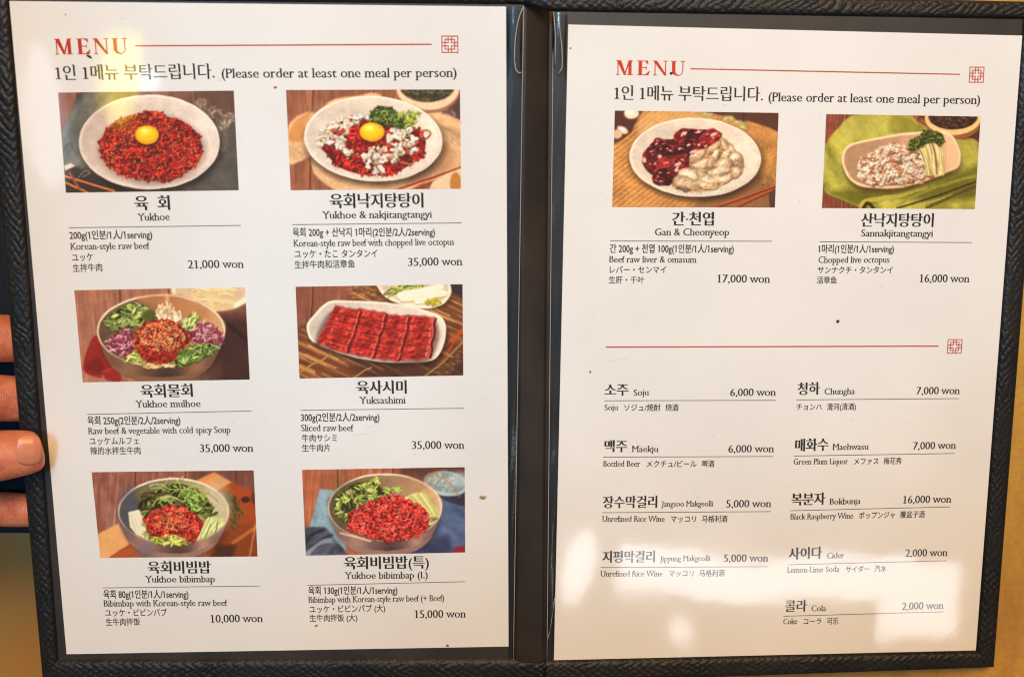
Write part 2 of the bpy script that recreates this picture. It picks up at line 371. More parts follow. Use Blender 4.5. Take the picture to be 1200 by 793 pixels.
RED = [(158, 34, 24), (182, 42, 28), (136, 24, 16), (198, 56, 36), (150, 30, 20), (112, 18, 12)]
SEED = [(226, 172, 110), (208, 146, 84), (240, 200, 140)]
GRN = [(98, 118, 48), (128, 144, 66), (72, 88, 34), (156, 166, 92)]

def plate(c, cx, cy, rx, ry, inner, rim, ang=0, lit=1):
    c.blur(3)
    c.ell(cx+10, cy+24, rx*1.02, ry*1.03, (35, 22, 18), 40, ang, .65)
    c.ell(cx, cy, rx, ry, rim, 4, ang)
    c.ell(cx, cy+4, rx*.985, ry*.975, np.array(rim)*.9, 6, ang)
    m = c.ell(cx, cy-3, rx*.955, ry*.94, None, 12, ang)
    g = np.clip((c.X-cx)/rx*.5+.5, 0, 1)
    col = np.array(inner)*(.90+.15*g*lit+.035*c.noise(26, 26, 0, 3))[..., None]
    c.a += (col-c.a)*m[..., None]
    c.ell(cx, cy-ry*.62, rx*.62, ry*.18, np.array(inner)*.86, 60, ang, .5)

def bowl(c, cx, cy, rx, ry, depth, wall, inside, rim):
    c.blur(3)
    c.ell(cx+15, cy+depth+35, rx*.85, ry*.8, (30, 18, 16), 60, 0, .7)
    c.spoly([(cx-rx, cy), (cx-rx*.93, cy+ry*.45), (cx-rx*.72, cy+ry*.85+depth*.55), (cx-rx*.3, cy+ry+depth), (cx+rx*.3, cy+ry+depth),
             (cx+rx*.72, cy+ry*.85+depth*.55), (cx+rx*.93, cy+ry*.45), (cx+rx, cy), (cx+rx*.9, cy-ry*.35), (cx, cy-ry*.5), (cx-rx*.9, cy-ry*.35)], wall, 5)
    m = c.ell(cx, cy+depth*.7, rx*.99, ry*1.0, None, 6)
    low = np.clip((c.Y-cy)/(ry+depth), 0, 1)
    sh = (.72+.5*np.exp(-((c.X-cx-rx*.55)/(rx*.16))**2)+.35*np.exp(-((c.X-cx+rx*.5)/(rx*.2))**2)-.25*np.exp(-((c.X-cx-rx*.1)/(rx*.22))**2))
    c.mul(1+(sh-1)*m*low)
    c.ell(cx, cy, rx, ry, rim, 4)
    m = c.ell(cx, cy+5, rx*.972, ry*.965, None, 5)
    g = np.clip((c.X-cx)/rx*.5+.5, 0, 1)
    col = np.array(inside, float)*(.62+.75*g**1.3+.05*c.noise(200, 30, -30, 2))[..., None]
    c.a += (col-c.a)*m[..., None]
    return m

def yolk(c, x, y, rx, ry):
    c.ell(x+4, y+10, rx*1.05, ry*1.05, (70, 20, 5), 10, 0, .7)
    c.ell(x, y, rx, ry, (226, 150, 14), 4); c.ell(x-4, y-7, rx*.86, ry*.8, (247, 190, 22), 18)
    c.ell(x-12, y-22, rx*.45, ry*.35, (255, 220, 70), 22); c.ell(x-16, y-28, rx*.2, ry*.12, (255, 245, 190), 8, 0, .8)

def meat(c, m, n=520, L=30, w=12, cols=RED, hi=(222, 96, 66)):
    c.blend(m, (128, 26, 18)); c.strands(m, n, L, w, cols, hi, shade=.28)
    c.relief(m, 30, .38, 95); c.mul(1+.14*c.noise(80, 60, 0, 2)*m)

def dried_flowers(c, pts, n, R=60, col=(225, 205, 175)):
    for x, y in pts:
        for k in range(n):
            a = c.r.uniform(0, 6.28); d = R*c.r.rand()**.6
            c.ell(x+math.cos(a)*d, y+math.sin(a)*d*.7, c.r.uniform(3, 7), c.r.uniform(2, 5), col, 3, c.r.uniform(0, 180), .8)

def photo_a():
    c = Canvas(11); one = np.ones((c.h, c.w))
    c.wood(one, (128, 84, 70), [(150, 40), (890, 960)])
    c.blend(np.clip((c.X-700)/250, 0, 1)*.75, (88, 66, 54))
    m = c.spoly([(190, 30), (520, 20), (880, 40), (960, 110), (1250, 300), (1250, 690), (900, 760), (300, 760), (40, 600), (35, 420), (60, 260), (110, 150)], None, 8)
    c.cloth(m*np.clip(1.2-c.X/600, 0, 1), (98, 106, 98), .33, 120, 115)
    c.cloth(m*np.clip((c.X-600)/300, 0, 1)*np.clip((c.Y-180)/120, 0, 1), (88, 82, 76), .16, 140, 40)
    for k in range(5): c.curve([(45+k*9, 440-k*10), (70+k*7, 380-k*5), (130, 352+k*22), (170, 350+k*18)], 5, (60, 66, 62), .6)
    c.poly([(60, 560), (150, 520), (420, 620), (560, 760), (60, 760)], (58, 50, 44), 25)
    dried_flowers(c, [(940, 120), (1020, 170), (1090, 215), (1140, 200), (1070, 255)], 26, 48, (205, 190, 160))
    for k in range(14): c.line(1085+c.r.uniform(-15, 15), 420, 980+c.r.uniform(-60, 170), c.r.uniform(110, 240), 3, (150, 132, 105), .6)
    plate(c, 605, 362, 450, 302, (214, 198, 184), (238, 224, 210))
    c.blend(c.ell(300, 330, 150, 220, None, 120)*.25, (178, 150, 140))
    m = c.spoly([(288, 375), (318, 300), (372, 238), (450, 203), (545, 178), (640, 163), (700, 192), (798, 226), (868, 262), (925, 330), (938, 400), (930, 470), (880, 522), (800, 575), (700, 612), (565, 600), (432, 575), (342, 505), (302, 445)], None, 6)
    c.blend(c.ell(625, 410, 340, 225, None, 40)*.5, (120, 80, 65))
    meat(c, m, 620, 34, 14)
    c.seeds(m, 430, 7, SEED)
    yolk(c, 588, 316, 76, 60)
    c.poly([(60, 515), (100, 494), (135, 520), (70, 560)], (214, 196, 184), 5); c.poly([(60, 548), (135, 515), (140, 545), (60, 590)], (60, 34, 30), 5)
    for a, b, d, e in ((60, 578, 380, 678), (60, 618, 215, 690)):
        c.line(a, b+8, d, e+8, 12, (70, 34, 16), .9); c.line(a, b, d, e, 13, (188, 104, 44)); c.line(a, b-3, d, e-3, 4, (235, 165, 95), .8)
    c.line(95, 560, 160, 668, 14, (150, 84, 40)); c.curve([(150, 590), (195, 545), (225, 560), (180, 585)], 5, (150, 150, 140), .8)
    return c.done()

def photo_b():
    c = Canvas(12); one = np.ones((c.h, c.w))
    c.wood(one, (142, 88, 62), [(200, 175), (590, 560)])
    m = c.spoly([(40, 290), (90, 215), (170, 178), (230, 185), (300, 120), (380, 90), (480, 80), (600, 60), (700, 110), (1000, 180), (1250, 280), (1250, 520), (900, 640), (760, 700), (400, 700), (230, 600), (190, 520), (180, 465), (120, 495), (40, 500)], None, 8)
    c.cloth(m, (216, 172, 126), .13, 130, 20)
    c.spoly([(42, 340), (60, 270), (110, 215), (190, 180), (150, 260), (140, 350), (80, 370)], (196, 128, 68), 18, .8)
    c.spoly([(1020, 380), (1090, 420), (1090, 520), (960, 590), (800, 640), (860, 560)], (176, 128, 88), 40, .7)
    c.poly([(950, 130), (1200, 30), (1200, 250), (1100, 215), (1010, 175)], (84, 60, 56), 10)
    c.ell(935, 60, 200, 128, (150, 98, 70), 10); c.ell(935, 30, 202, 138, (228, 196, 160), 4)
    c.ell(930, 20, 176, 98, (58, 50, 34), 5)
    mm = c.ell(930, 20, 168, 90, None, 5); c.strands(mm, 240, 22, 4, [(84, 78, 40), (150, 140, 80), (40, 38, 26), (110, 100, 60)])
    dried_flowers(c, [(1090, 190), (1080, 370), (1050, 175)], 22, 45, (150, 130, 120))
    for k in range(6): c.line(990+k*12, 260+k*6, 1180, 300+k*14, 3, (128, 110, 70), .6)
    plate(c, 585, 352, 442, 272, (224, 208, 190), (242, 230, 212), 3)
    m = c.spoly([(245, 350), (300, 280), (390, 235), (520, 215), (680, 230), (800, 260), (880, 300), (920, 370), (890, 470), (800, 530), (700, 580), (560, 585), (430, 560), (340, 510), (270, 420)], None, 6)
    meat(c, m, 420, 32, 16, [(178, 34, 24), (200, 50, 34), (150, 22, 16), (120, 14, 10)])
    c.seeds(m, 90, 6, SEED)
    WH = [(236, 224, 204), (228, 212, 190), (244, 234, 218), (216, 188, 164)]
    for pts, n in (([(235, 340), (280, 270), (400, 215), (560, 195), (570, 235), (430, 270), (420, 330), (440, 400), (500, 430), (440, 490), (390, 440), (320, 400), (240, 385)], 80),
                   ([(560, 400), (640, 390), (700, 420), (760, 470), (720, 500), (640, 500), (640, 580), (560, 560), (510, 480)], 44),
                   ([(700, 290), (800, 270), (870, 260), (850, 350), (870, 430), (760, 440), (690, 380)], 40)):
        mm = c.spoly(pts, None, 6); c.lumps(mm, n, 25, WH); c.relief(mm, 24, .22, 40)
        c.leaves(mm, n//6, 17, [(160, 180, 80), (120, 150, 60)])
    c.lumps(c.ell(360, 300, 35, 22, None), 6, 22, [(190, 70, 50)])
    c.curve([(885, 300), (930, 295), (950, 320), (925, 350), (890, 355)], 13, (120, 66, 40)); c.curve([(885, 298), (930, 292), (948, 318), (922, 346)], 5, (225, 190, 150))
    c.curve([(770, 500), (830, 515), (850, 490)], 12, (170, 120, 90)); c.curve([(580, 440), (575, 490), (610, 540), (640, 580)], 12, (150, 104, 92))
    mm = c.spoly([(560, 225), (600, 150), (680, 150), (760, 190), (850, 215), (820, 270), (700, 275), (620, 260)], None, 6)
    c.leaves(mm, 190, 18, [(70, 92, 28), (98, 118, 42), (44, 62, 18), (128, 142, 60)])
    mm = c.spoly([(740, 195), (860, 175), (880, 230), (800, 260)], None, 6); c.leaves(mm, 40, 20, [(180, 185, 80), (150, 165, 60)])
    yolk(c, 576, 308, 80, 60)
    for a, b, d, e in ((700, 690, 1190, 520), (780, 700, 1190, 545)): c.line(a, b, d, e, 14, (150, 44, 26)); c.line(a, b-4, d, e-4, 4, (206, 110, 70), .8)
    c.spoly([(960, 640), (1010, 600), (1090, 560), (1200, 540), (1200, 720), (960, 720)], (232, 204, 166), 6); c.ell(1112, 640, 34, 75, (196, 132, 56), 6)
    return c.done()

def photo_c():
    c = Canvas(13); one = np.ones((c.h, c.w))
    c.wood(one, (158, 106, 82), [(330, 318), (640, 640)], 85, .14)
    c.blend(np.clip((c.X-700)/300, 0, 1)*np.clip((c.Y-120)/150, 0, 1)*.92, (62, 34, 28))
    for k in range(7): c.line(940+k*25, 640, 1060+k*22, 520-k*14, 3, (120, 90, 40), .4)
    c.line(1000, 270, 1170, 400, 26, (44, 26, 24), .8)
    c.ell(920, 90, 260, 125, (120, 82, 58), 12); c.ell(920, 70, 262, 130, (238, 216, 186), 5); c.ell(915, 55, 236, 112, (204, 176, 142), 8)
    mm = c.spoly([(790, 60), (860, 40), (1040, 45), (1060, 110), (1050, 180), (930, 195), (870, 150), (790, 110)], None, 8)
    c.blend(mm, (214, 184, 136))
    for k in range(70):
        x, y = c.r.uniform(800, 1040), c.r.uniform(45, 175); c.curve([(x-45, y+c.r.uniform(-15, 15)), (x, y-14), (x+45, y+c.r.uniform(-15, 15))], 4, (242, 222, 180) if k % 2 else (196, 164, 112), .8)
    c.spoly([(95, 570), (150, 370), (210, 380), (300, 540), (340, 640), (250, 640), (215, 600), (205, 625)], (142, 38, 30), 8)
    c.spoly([(110, 560), (190, 480), (230, 560), (200, 600)], (104, 22, 20), 25, .7); c.line(215, 585, 330, 545, 14, (190, 66, 50), .6)
    bowl(c, 592, 322, 411, 232, 95, (128, 92, 66), (150, 116, 80), (226, 202, 172))
    c.spoly([(450, 110), (620, 92), (760, 120), (900, 200), (880, 250), (700, 200), (560, 180)], (178, 116, 74), 50, .7)
    c.line(630, 105, 630, 180, 26, (222, 178, 140), .6, 20)
    mm = c.spoly([(245, 260), (330, 180), (430, 150), (500, 180), (545, 220), (470, 280), (400, 300), (280, 310)], None, 6)
    c.blend(mm, (54, 66, 22), ); c.leaves(mm, 130, 25, GRN); c.leaves(mm, 40, 28, [(176, 186, 112), (150, 168, 84)])
    c.ell(520, 230, 50, 40, (84, 84, 36), 20)
    PUR = [(176, 96, 108), (206, 150, 150), (140, 52, 80), (226, 188, 178), (120, 40, 66)]
    for pts in ([(240, 410), (300, 340), (380, 310), (420, 380), (420, 430), (360, 490), (300, 460)], [(770, 330), (820, 290), (900, 270), (960, 320), (985, 385), (940, 405), (850, 395), (790, 390)]):
        mm = c.spoly(pts, None, 6); c.blend(mm, (112, 40, 56)); c.strands(mm, 130, 46, 7, PUR)
    c.strands(c.spoly([(560, 215), (620, 165), (690, 200), (720, 250), (620, 265)], (214, 176, 130), 6), 40, 70, 14, [(236, 208, 168), (212, 172, 124), (244, 222, 188)], None, 95, 25)
    c.strands(c.spoly([(715, 280), (760, 235), (830, 225), (800, 290), (750, 330)], (176, 180, 96), 6), 36, 62, 9, [(206, 208, 130), (226, 222, 160), (110, 134, 50)], None, -60, 18)
    mm = c.spoly([(670, 540), (690, 460), (780, 420), (860, 415), (960, 410), (930, 460), (840, 510), (760, 540)], None, 6)
    c.blend(mm, (60, 84, 24)); c.leaves(mm, 130, 24, [(98, 126, 48), (126, 150, 68), (70, 94, 34), (160, 174, 98)])
    c.strands(c.spoly([(370, 500), (430, 460), (520, 510), (500, 540)], (170, 170, 80), 5), 24, 70, 9, [(200, 198, 104), (150, 164, 66), (220, 214, 140)], None, -35, 15)
    c.strands(c.spoly([(490, 545), (560, 525), (680, 545), (640, 556), (520, 556)], None, 5), 26, 44, 9, [(240, 210, 160), (222, 186, 130)], None, -20, 20)
    m = c.spoly([(425, 380), (440, 320), (500, 270), (600, 252), (700, 280), (760, 345), (765, 400), (700, 450), (680, 500), (620, 530), (530, 520), (470, 490), (432, 430)], None, 6)
    meat(c, m, 330, 30, 13, [(186, 66, 36), (200, 84, 46), (164, 44, 26), (140, 30, 18)], (240, 150, 90))
    sh = np.clip(((c.X-600)/260)**2+((c.Y-360)/230)**2, 0, 1); c.mul(1-.28*sh*m)
    c.spoly([(440, 440), (520, 460), (640, 470), (690, 455), (680, 500), (600, 530), (500, 512)], (150, 30, 18), 30, .45)
    c.seeds(c.spoly([(450, 350), (520, 280), (620, 262), (710, 300), (745, 370), (690, 430), (600, 450), (500, 420)], None, 8), 300, 9, SEED)
    return c.done()

def photo_d():
    c = Canvas(14); one = np.ones((c.h, c.w))
    c.wood(one, (132, 78, 58), [(150, 105), (400, 380)], 95, .12)
    mm = c.poly([(40, 330), (110, 300), (380, 150), (400, 75), (640, 60), (1200, 60), (1200, 720), (40, 720)], None, 10)
    c.blend(mm, (110, 66, 36))
    for k in range(300):
        x, y = c.r.uniform(-200, 1250), c.r.uniform(40, 800)
        sh = .6 if (x > 600 and y > 520) else 1
        col = np.array([(196, 140, 82), (150, 92, 50), (222, 172, 110), (96, 50, 28), (176, 112, 62)][c.r.randint(5)])*sh
        if y > 330+ (110-x)*.3 or (x > 380 and y > 60):
            L = c.r.uniform(150, 420); 
            c.line(x, y, x+L, y+L*.47, c.r.uniform(4, 10), col, .8)
    c.spoly([(420, 560), (1000, 560), (1150, 400), (1200, 700), (700, 720), (480, 650)], (60, 36, 34), 70, .55)
    c.poly([(1000, 50), (1120, 50), (1120, 160), (1030, 110)], (58, 42, 44), 8)
    for p in ([(62, 620), (140, 570), (200, 545), (262, 495)], [(860, 645), (950, 580), (1040, 490), (1110, 420)], [(400, 660), (460, 620), (520, 590)]): c.curve(p, 12, (70, 40, 22), .7); c.curve(p, 7, (214, 168, 98))
    for k in range(60): x = c.r.uniform(380, 620); y = c.r.uniform(75, 160); c.line(x, y, x+c.r.uniform(-30, 30), y+c.r.uniform(-15, 15), 4, (206, 158, 96), .7)
    for k in range(60): x = c.r.uniform(930, 1110); y = 1010-.75*x*1.0+c.r.uniform(-20, 60)+300; c.line(x, y, x+c.r.uniform(10, 30), y+c.r.uniform(5, 25), 3, (186, 138, 78), .6)
    for a in ((985, 460, 1190, 250), (970, 540, 1120, 320), (1000, 440, 1120, 350)): c.line(*a, 10, (196, 82, 24), .9)
    c.blur(2)
    # side dish
    c.ell(800, 135, 235, 82, (60, 36, 24), 16, 6, .7)
    c.spoly([(560, 40), (565, 90), (620, 150), (740, 195), (860, 212), (960, 195), (1020, 140), (1030, 90), (990, 40), (800, 10)], (236, 218, 192), 5)
    c.spoly([(585, 40), (600, 100), (680, 155), (800, 185), (940, 180), (1000, 120), (990, 50), (800, 20)], (206, 184, 150), 8)
    c.strands(c.spoly([(640, 110), (700, 60), (850, 40), (820, 85), (700, 130)], None, 6), 40, 90, 10, [(170, 176, 66), (208, 206, 120), (110, 130, 40)], None, -25, 15)
    for a in ((700, 130, 960, 80, 44), (720, 150, 985, 118, 40), (810, 170, 900, 165, 30)): c.line(a[0], a[1]+6, a[2], a[3]+6, a[4], (176, 150, 110)); c.line(*a, (238, 222, 190)); c.line(a[0], a[1]-10, a[2], a[3]-10, 8, (252, 244, 224), .8)
    c.lumps(c.ell(915, 172, 48, 20, None), 26, 14, [(206, 194, 60), (180, 168, 46)], (240, 232, 130))
    # plate
    P = [(105, 330), (120, 290), (165, 240), (210, 190), (280, 162), (420, 165), (650, 178), (800, 205), (900, 235), (965, 265), (995, 320), (995, 390), (975, 460), (940, 520), (880, 552), (760, 560), (600, 556), (450, 535), (300, 495), (180, 445), (125, 405)]
    c.spoly([(x+14, y+26) for x, y in P], (34, 20, 16), 36, .7)
    c.spoly(P, (236, 222, 202), 5)
    m = c.spoly([(554+(x-554)*.965, 358+(y-358)*.94) for x, y in P], None, 10)
    g = np.clip((c.X-150)/800, 0, 1); c.a += (np.array((216, 200, 182))*(.88+.16*g+.03*c.noise(24, 24))[..., None]-c.a)*m[..., None]
    # four columns of folded slices, each column ending in a pale ruffled ridge
    c.spoly([(280, 218), (600, 262), (930, 292), (895, 540), (660, 556), (340, 505), (160, 445)], (84, 50, 40), 24, .6)
    rows = [((285, 205), (446, 232), (352, 494), (168, 428)), ((430, 222), (606, 250), (522, 524), (340, 486)), ((590, 252), (752, 268), (688, 542), (505, 520)), ((738, 262), (920, 276), (882, 524), (668, 544))]
    for q in [np.array(v, float) for v in rows]:
        A, B, C_, D = q; n = 6
        for k in range(n):
            t0, t1 = k/n, min((k+1.3)/n, 1.0)
            f = lambda s_, t: (A*(1-s_)+B*s_)*(1-t)+(D*(1-s_)+C_*s_)*t
            top = [tuple(f(s_, t0)+np.array((c.r.uniform(-4, 4), c.r.uniform(-7, 7)))) for s_ in np.linspace(0, 1, 8)]
            bot = [tuple(f(s_, t1)+np.array((c.r.uniform(-5, 5), c.r.uniform(-6, 6)))) for s_ in np.linspace(1, 0, 8)]
            pts = top+bot; base = np.array([(186, 40, 30), (172, 32, 26), (198, 50, 38), (178, 44, 34)][c.r.randint(4)])
            c.poly([(x+3, y-7) for x, y in top]+[(x+3, y+5) for x, y in top[::-1]], (86, 10, 10), 10, .75)
            mm = c.poly(pts, base, 4)
            # roll of each slice: lit crest, dark fold
            for s0, wd, cc, al in ((.12, 26, (120, 16, 14), .6), (.30, 30, (212, 74, 56), .45), (.58, 40, (150, 28, 22), .45), (.82, 24, (206, 66, 50), .4)):
                p0, p1 = f(s0+c.r.uniform(-.05, .05), t0), f(s0+c.r.uniform(-.08, .08), t1); c.line(p0[0], p0[1]+4, p1[0], p1[1], wd, cc, al, 22)
            c.mul(1+mm*.22*c.noise(14, 6, 15, 3))
            c.curve(top, 4, (226, 116, 94), .42)
            for z in range(7):                               # marbling
                s_, t_ = c.r.uniform(.15, .95), c.r.uniform(t0+.02, t1); p = f(s_, t_)
                c.curve([(p[0]-14, p[1]+c.r.uniform(-5, 5)), (p[0], p[1]+c.r.uniform(-4, 4)), (p[0]+16, p[1]+c.r.uniform(-5, 5))], 2.6, (226, 130, 108), .55)
            p0, p1 = f(.99, t0), f(.99, t1); mid = (p0+p1)/2+np.array((c.r.uniform(-10, 4), 0))
            c.curve([tuple(p0-(6, 0)), tuple(mid-(6, 0)), tuple(p1-(6, 0))], 15, (222, 112, 90), .7); c.curve([tuple(p0+(9, 2)), tuple(mid+(9, 2)), tuple(p1+(9, 2))], 13, (92, 10, 10), .7)
    c.relief(c.poly([(285, 205), (606, 250), (922, 278), (884, 524), (668, 546), (340, 494), (168, 428)], None, 6), 34, .30, 60)
    for q in rows:
        A, B, C_, D = [np.array(v, float) for v in q]
        pts = [B+(C_-B)*t+np.array((c.r.uniform(-7, 7), 0)) for t in np.linspace(0, 1, 9)]
        c.curve([tuple(p+(12, 3)) for p in pts], 16, (90, 12, 12), .5); c.curve([tuple(p) for p in pts], 9, (228, 120, 98), .6); c.curve([tuple(p-(10, 0)) for p in pts], 9, (200, 66, 50), .5)
        for k in range(1, 6):
            p0 = A+(D-A)*k/6; p1 = B+(C_-B)*k/6; mid = (p0+p1)/2+np.array((0, c.r.uniform(2, 9)))
            c.curve([tuple(p0), tuple(mid), tuple(p1)], 7, (96, 14, 12), .55); c.curve([tuple(p0+(0, 5)), tuple(mid+(0, 5)), tuple(p1+(0, 5))], 4, (222, 104, 84), .5)
    return c.done()

def photo_e():
    c = Canvas(15); one = np.ones((c.h, c.w))
    c.wood(one, (136, 82, 66), [(335, 318), (670, 660), (1000, 1030)], 94, .15)
    c.blend(np.clip((c.X-680)/60, 0, 1)*np.clip(1.3-c.Y/300, 0, 1)*.6, (90, 56, 44))
    c.blend(np.exp(-((c.X-170+.1*(c.Y-300))/60)**2)*np.clip(.6+c.noise(40, 120), 0, 1)*.35, (186, 160, 156))
    c.poly([(740, 130), (860, 72), (980, 140), (890, 195), (820, 200)], (206, 138, 78), 5)
    c.poly([(890, 190), (985, 140), (1140, 210), (1150, 420), (900, 700), (800, 700)], (158, 72, 22), 6); c.ell(1072, 256, 30, 20, (70, 30, 12), 6); c.ell(1140, 240, 30, 50, (100, 40, 14), 8)
    c.poly([(900, 420), (1160, 420), (1160, 700), (860, 700)], (140, 66, 24), 30)
    c.line(990, 545, 1160, 430, 24, (196, 122, 54), .8, 8); c.line(1140, 420, 1100, 640, 10, (222, 150, 90), .8); c.poly([(880, 560), (1010, 560), (980, 660), (820, 660)], (66, 38, 24), 30, .8)
    c.poly([(70, 495), (110, 470), (225, 415), (300, 560), (150, 650), (80, 650)], (216, 160, 104), 6); c.poly([(150, 650), (300, 550), (420, 660)], (166, 84, 42), 8); c.line(170, 640, 300, 560, 6, (120, 52, 26), .7)
    mm = c.spoly([(930, 220), (990, 230), (1040, 330), (1000, 440), (960, 420), (960, 300)], None, 8); c.strands(mm, 70, 60, 6, [(98, 92, 40), (126, 112, 52), (66, 60, 30)], None, 70, 30)
    bowl(c, 590, 333, 372, 222, 90, (150, 116, 100), (150, 138, 92), (232, 214, 198))
    c.blend(c.ell(300, 330, 70, 150, None, 60)*.75, (74, 78, 96)); c.blend(c.ell(400, 600, 60, 60, None, 50)*.5, (100, 96, 124))
    c.blend(c.ell(880, 300, 90, 160, None, 70)*.6, (196, 182, 160))
    mm = c.spoly([(350, 330), (380, 220), (480, 200), (600, 150), (720, 180), (800, 240), (850, 330), (790, 380), (700, 340), (560, 300), (430, 340), (400, 400)], None, 6)
    c.blend(mm, (66, 62, 26)); c.leaves(mm, 110, 30, [(96, 102, 42), (70, 74, 28), (122, 132, 58), (84, 72, 34)])
    c.leaves(c.spoly([(640, 200), (720, 190), (800, 260), (830, 330), (700, 330), (660, 260)], None, 6), 44, 26, [(150, 182, 84), (120, 156, 60)])
    for k in range(26):
        x, y = c.r.uniform(420, 800), c.r.uniform(150, 290); a = c.r.uniform(-1, .6); L = c.r.uniform(60, 130)
        c.curve([(x, y), (x+L*.5*math.cos(a), y+L*.5*math.sin(a)-14), (x+L*math.cos(a), y+L*math.sin(a))], 5, [(166, 182, 100), (190, 196, 130), (120, 140, 62)][k % 3], .85)
    for p in ([(590, 110), (620, 135), (640, 180)], [(505, 155), (560, 185), (700, 190), (780, 228)], [(450, 300), (480, 255), (560, 240), (660, 270)]): c.curve(p, 6, (186, 196, 120))
    c.poly([(285, 340), (360, 320), (420, 500), (420, 525), (340, 490), (300, 440)], (232, 214, 186), 6)
    for k in range(9): c.line(300+k*10, 335+k*2, 345+k*9, 485+k*5, 5, (250, 240, 220) if k % 2 else (204, 180, 146), .8)
    mm = c.spoly([(370, 390), (420, 400), (450, 470), (430, 520), (400, 500)], None, 6); c.leaves(mm, 18, 24, [(140, 150, 60), (170, 176, 84)])
    m = c.spoly([(405, 405), (450, 345), (540, 302), (640, 315), (740, 360), (780, 420), (750, 490), (700, 540), (600, 520), (520, 510), (450, 500)], None, 6)
    meat(c, m, 300, 36, 17, [(188, 52, 34), (206, 70, 46), (160, 36, 24), (220, 90, 66)], (248, 160, 130)); c.seeds(c.ell(570, 400, 120, 70, None), 130, 8, SEED)
    mm = c.poly([(745, 525), (820, 370), (930, 380), (925, 430), (820, 500)], (198, 206, 130), 6)
    for k in range(10): c.line(755+k*12, 520-k*7, 825+k*11, 375+k*5, 9, [(222, 226, 164), (176, 190, 100), (236, 236, 190)][k % 3], .9)
    c.line(870, 480, 885, 400, 5, (70, 90, 30)); c.line(800, 515, 840, 420, 5, (90, 110, 40)); c.ell(870, 350, 22, 12, (70, 90, 30), 4, -30)
    mm = c.spoly([(440, 515), (520, 495), (620, 490), (680, 550), (560, 556), (460, 540)], None, 6); c.leaves(mm, 46, 26, [(176, 190, 70), (206, 212, 110), (140, 160, 50)])
    return c.done()

def photo_f():
    c = Canvas(16); one = np.ones((c.h, c.w))
    c.wood(one, (164, 96, 66), [(262, 250), (630, 620)], 94, .16)
    c.blend(np.clip((c.X-640)/60, 0, 1)*np.clip(1.5-c.Y/260, 0, 1)*.85, (82, 52, 48))
    m = c.poly([(140, 198), (260, 205), (300, 330), (320, 720), (20, 720), (30, 470), (75, 440)], None, 6); c.cloth(m, (132, 160, 172), .12, 60, 80)
    m = c.spoly([(930, 250), (1060, 290), (1200, 330), (1200, 700), (500, 700), (640, 600)], None, 8); c.cloth(m, (84, 102, 138), .2, 130, 30)
    c.spoly([(900, 230), (1130, 200), (1130, 310), (1000, 280)], (40, 48, 70), 14, .85)
    m = c.poly([(30, 450), (180, 450), (330, 640), (30, 640)], None, 10); c.cloth(m, (74, 78, 92), .4, 90, -35)
    c.curve([(50, 640), (130, 560), (220, 540)], 34, (136, 146, 158), .7); c.curve([(44, 560), (90, 500), (170, 470)], 22, (38, 42, 54), .8); c.curve([(60, 600), (140, 540), (230, 500)], 10, (40, 44, 58), .8)
    c.spoly([(700, 620), (900, 540), (1000, 500), (1000, 640), (760, 660)], (50, 56, 90), 40, .7)
    c.ell(1090, 620, 60, 40, (150, 40, 50), 8)
    c.ell(985, 160, 150, 82, (168, 188, 190), 5, 8); c.ell(985, 152, 136, 68, (124, 146, 150), 8, 8); c.blend(c.ell(1080, 130, 70, 50, None, 30)*.5, (200, 214, 214))
    dried_flowers(c, [(900, 150), (950, 120), (990, 190), (1000, 150)], 26, 50, (226, 214, 186)); c.curve([(870, 90), (960, 120), (1030, 180), (1080, 250)], 6, (170, 120, 70)); c.curve([(840, 140), (890, 90), (990, 70)], 5, (150, 100, 60))
    bowl(c, 577, 318, 384, 226, 95, (150, 118, 110), (156, 130, 96), (226, 206, 184))
    c.blend(c.ell(330, 300, 120, 150, None, 80)*.65, (84, 76, 44)); c.blend(c.ell(760, 170, 120, 60, None, 60)*.4, (168, 116, 84))
    mm = c.spoly([(240, 300), (300, 210), (380, 160), (500, 150), (560, 200), (620, 220), (520, 260), (430, 300), (350, 340), (320, 420), (260, 380)], None, 6)
    c.blend(mm, (82, 84, 36), ); c.leaves(mm, 90, 26, [(128, 142, 56), (158, 170, 76), (98, 110, 40), (176, 188, 100)])
    for k in range(26):
        x, y = c.r.uniform(260, 560), c.r.uniform(170, 330); a = c.r.uniform(.6, 2.4); c.line(x, y, x+70*math.cos(a), y+70*math.sin(a), 5, [(186, 150, 120), (206, 176, 150), (150, 110, 84)][k % 3], .8)
    for x, y in ((520, 140), (590, 210), (655, 200), (500, 220), (310, 260), (270, 310), (440, 190)): c.leaves(c.ell(x, y, 20, 26, None), 9, 22, [(156, 180, 76), (186, 200, 104)])
    mm = c.poly([(700, 260), (760, 225), (840, 215), (935, 345), (935, 390), (870, 380), (800, 300)], (206, 200, 130), 6)
    for k in range(9): c.line(715+k*17, 250-k*4, 850+k*10, 350+k*3, 9, [(236, 230, 180), (196, 196, 120), (176, 184, 96)][k % 3], .85)
    c.leaves(c.spoly([(840, 380), (920, 370), (930, 420), (860, 450)], None, 5), 18, 24, [(60, 80, 50), (110, 134, 60), (220, 210, 160)])
    m = c.spoly([(325, 440), (350, 360), (430, 310), (520, 265), (630, 245), (730, 275), (820, 320), (870, 390), (860, 450), (790, 510), (700, 535), (600, 548), (470, 515), (370, 485)], None, 6)
    meat(c, m, 560, 34, 15, [(200, 44, 44), (222, 66, 62), (170, 28, 30), (232, 90, 84), (150, 20, 24)], (250, 170, 150)); c.seeds(m, 330, 7, SEED, .75)
    c.line(280, 490, 480, 545, 12, (236, 206, 180), .8, 8)
    return c.done()

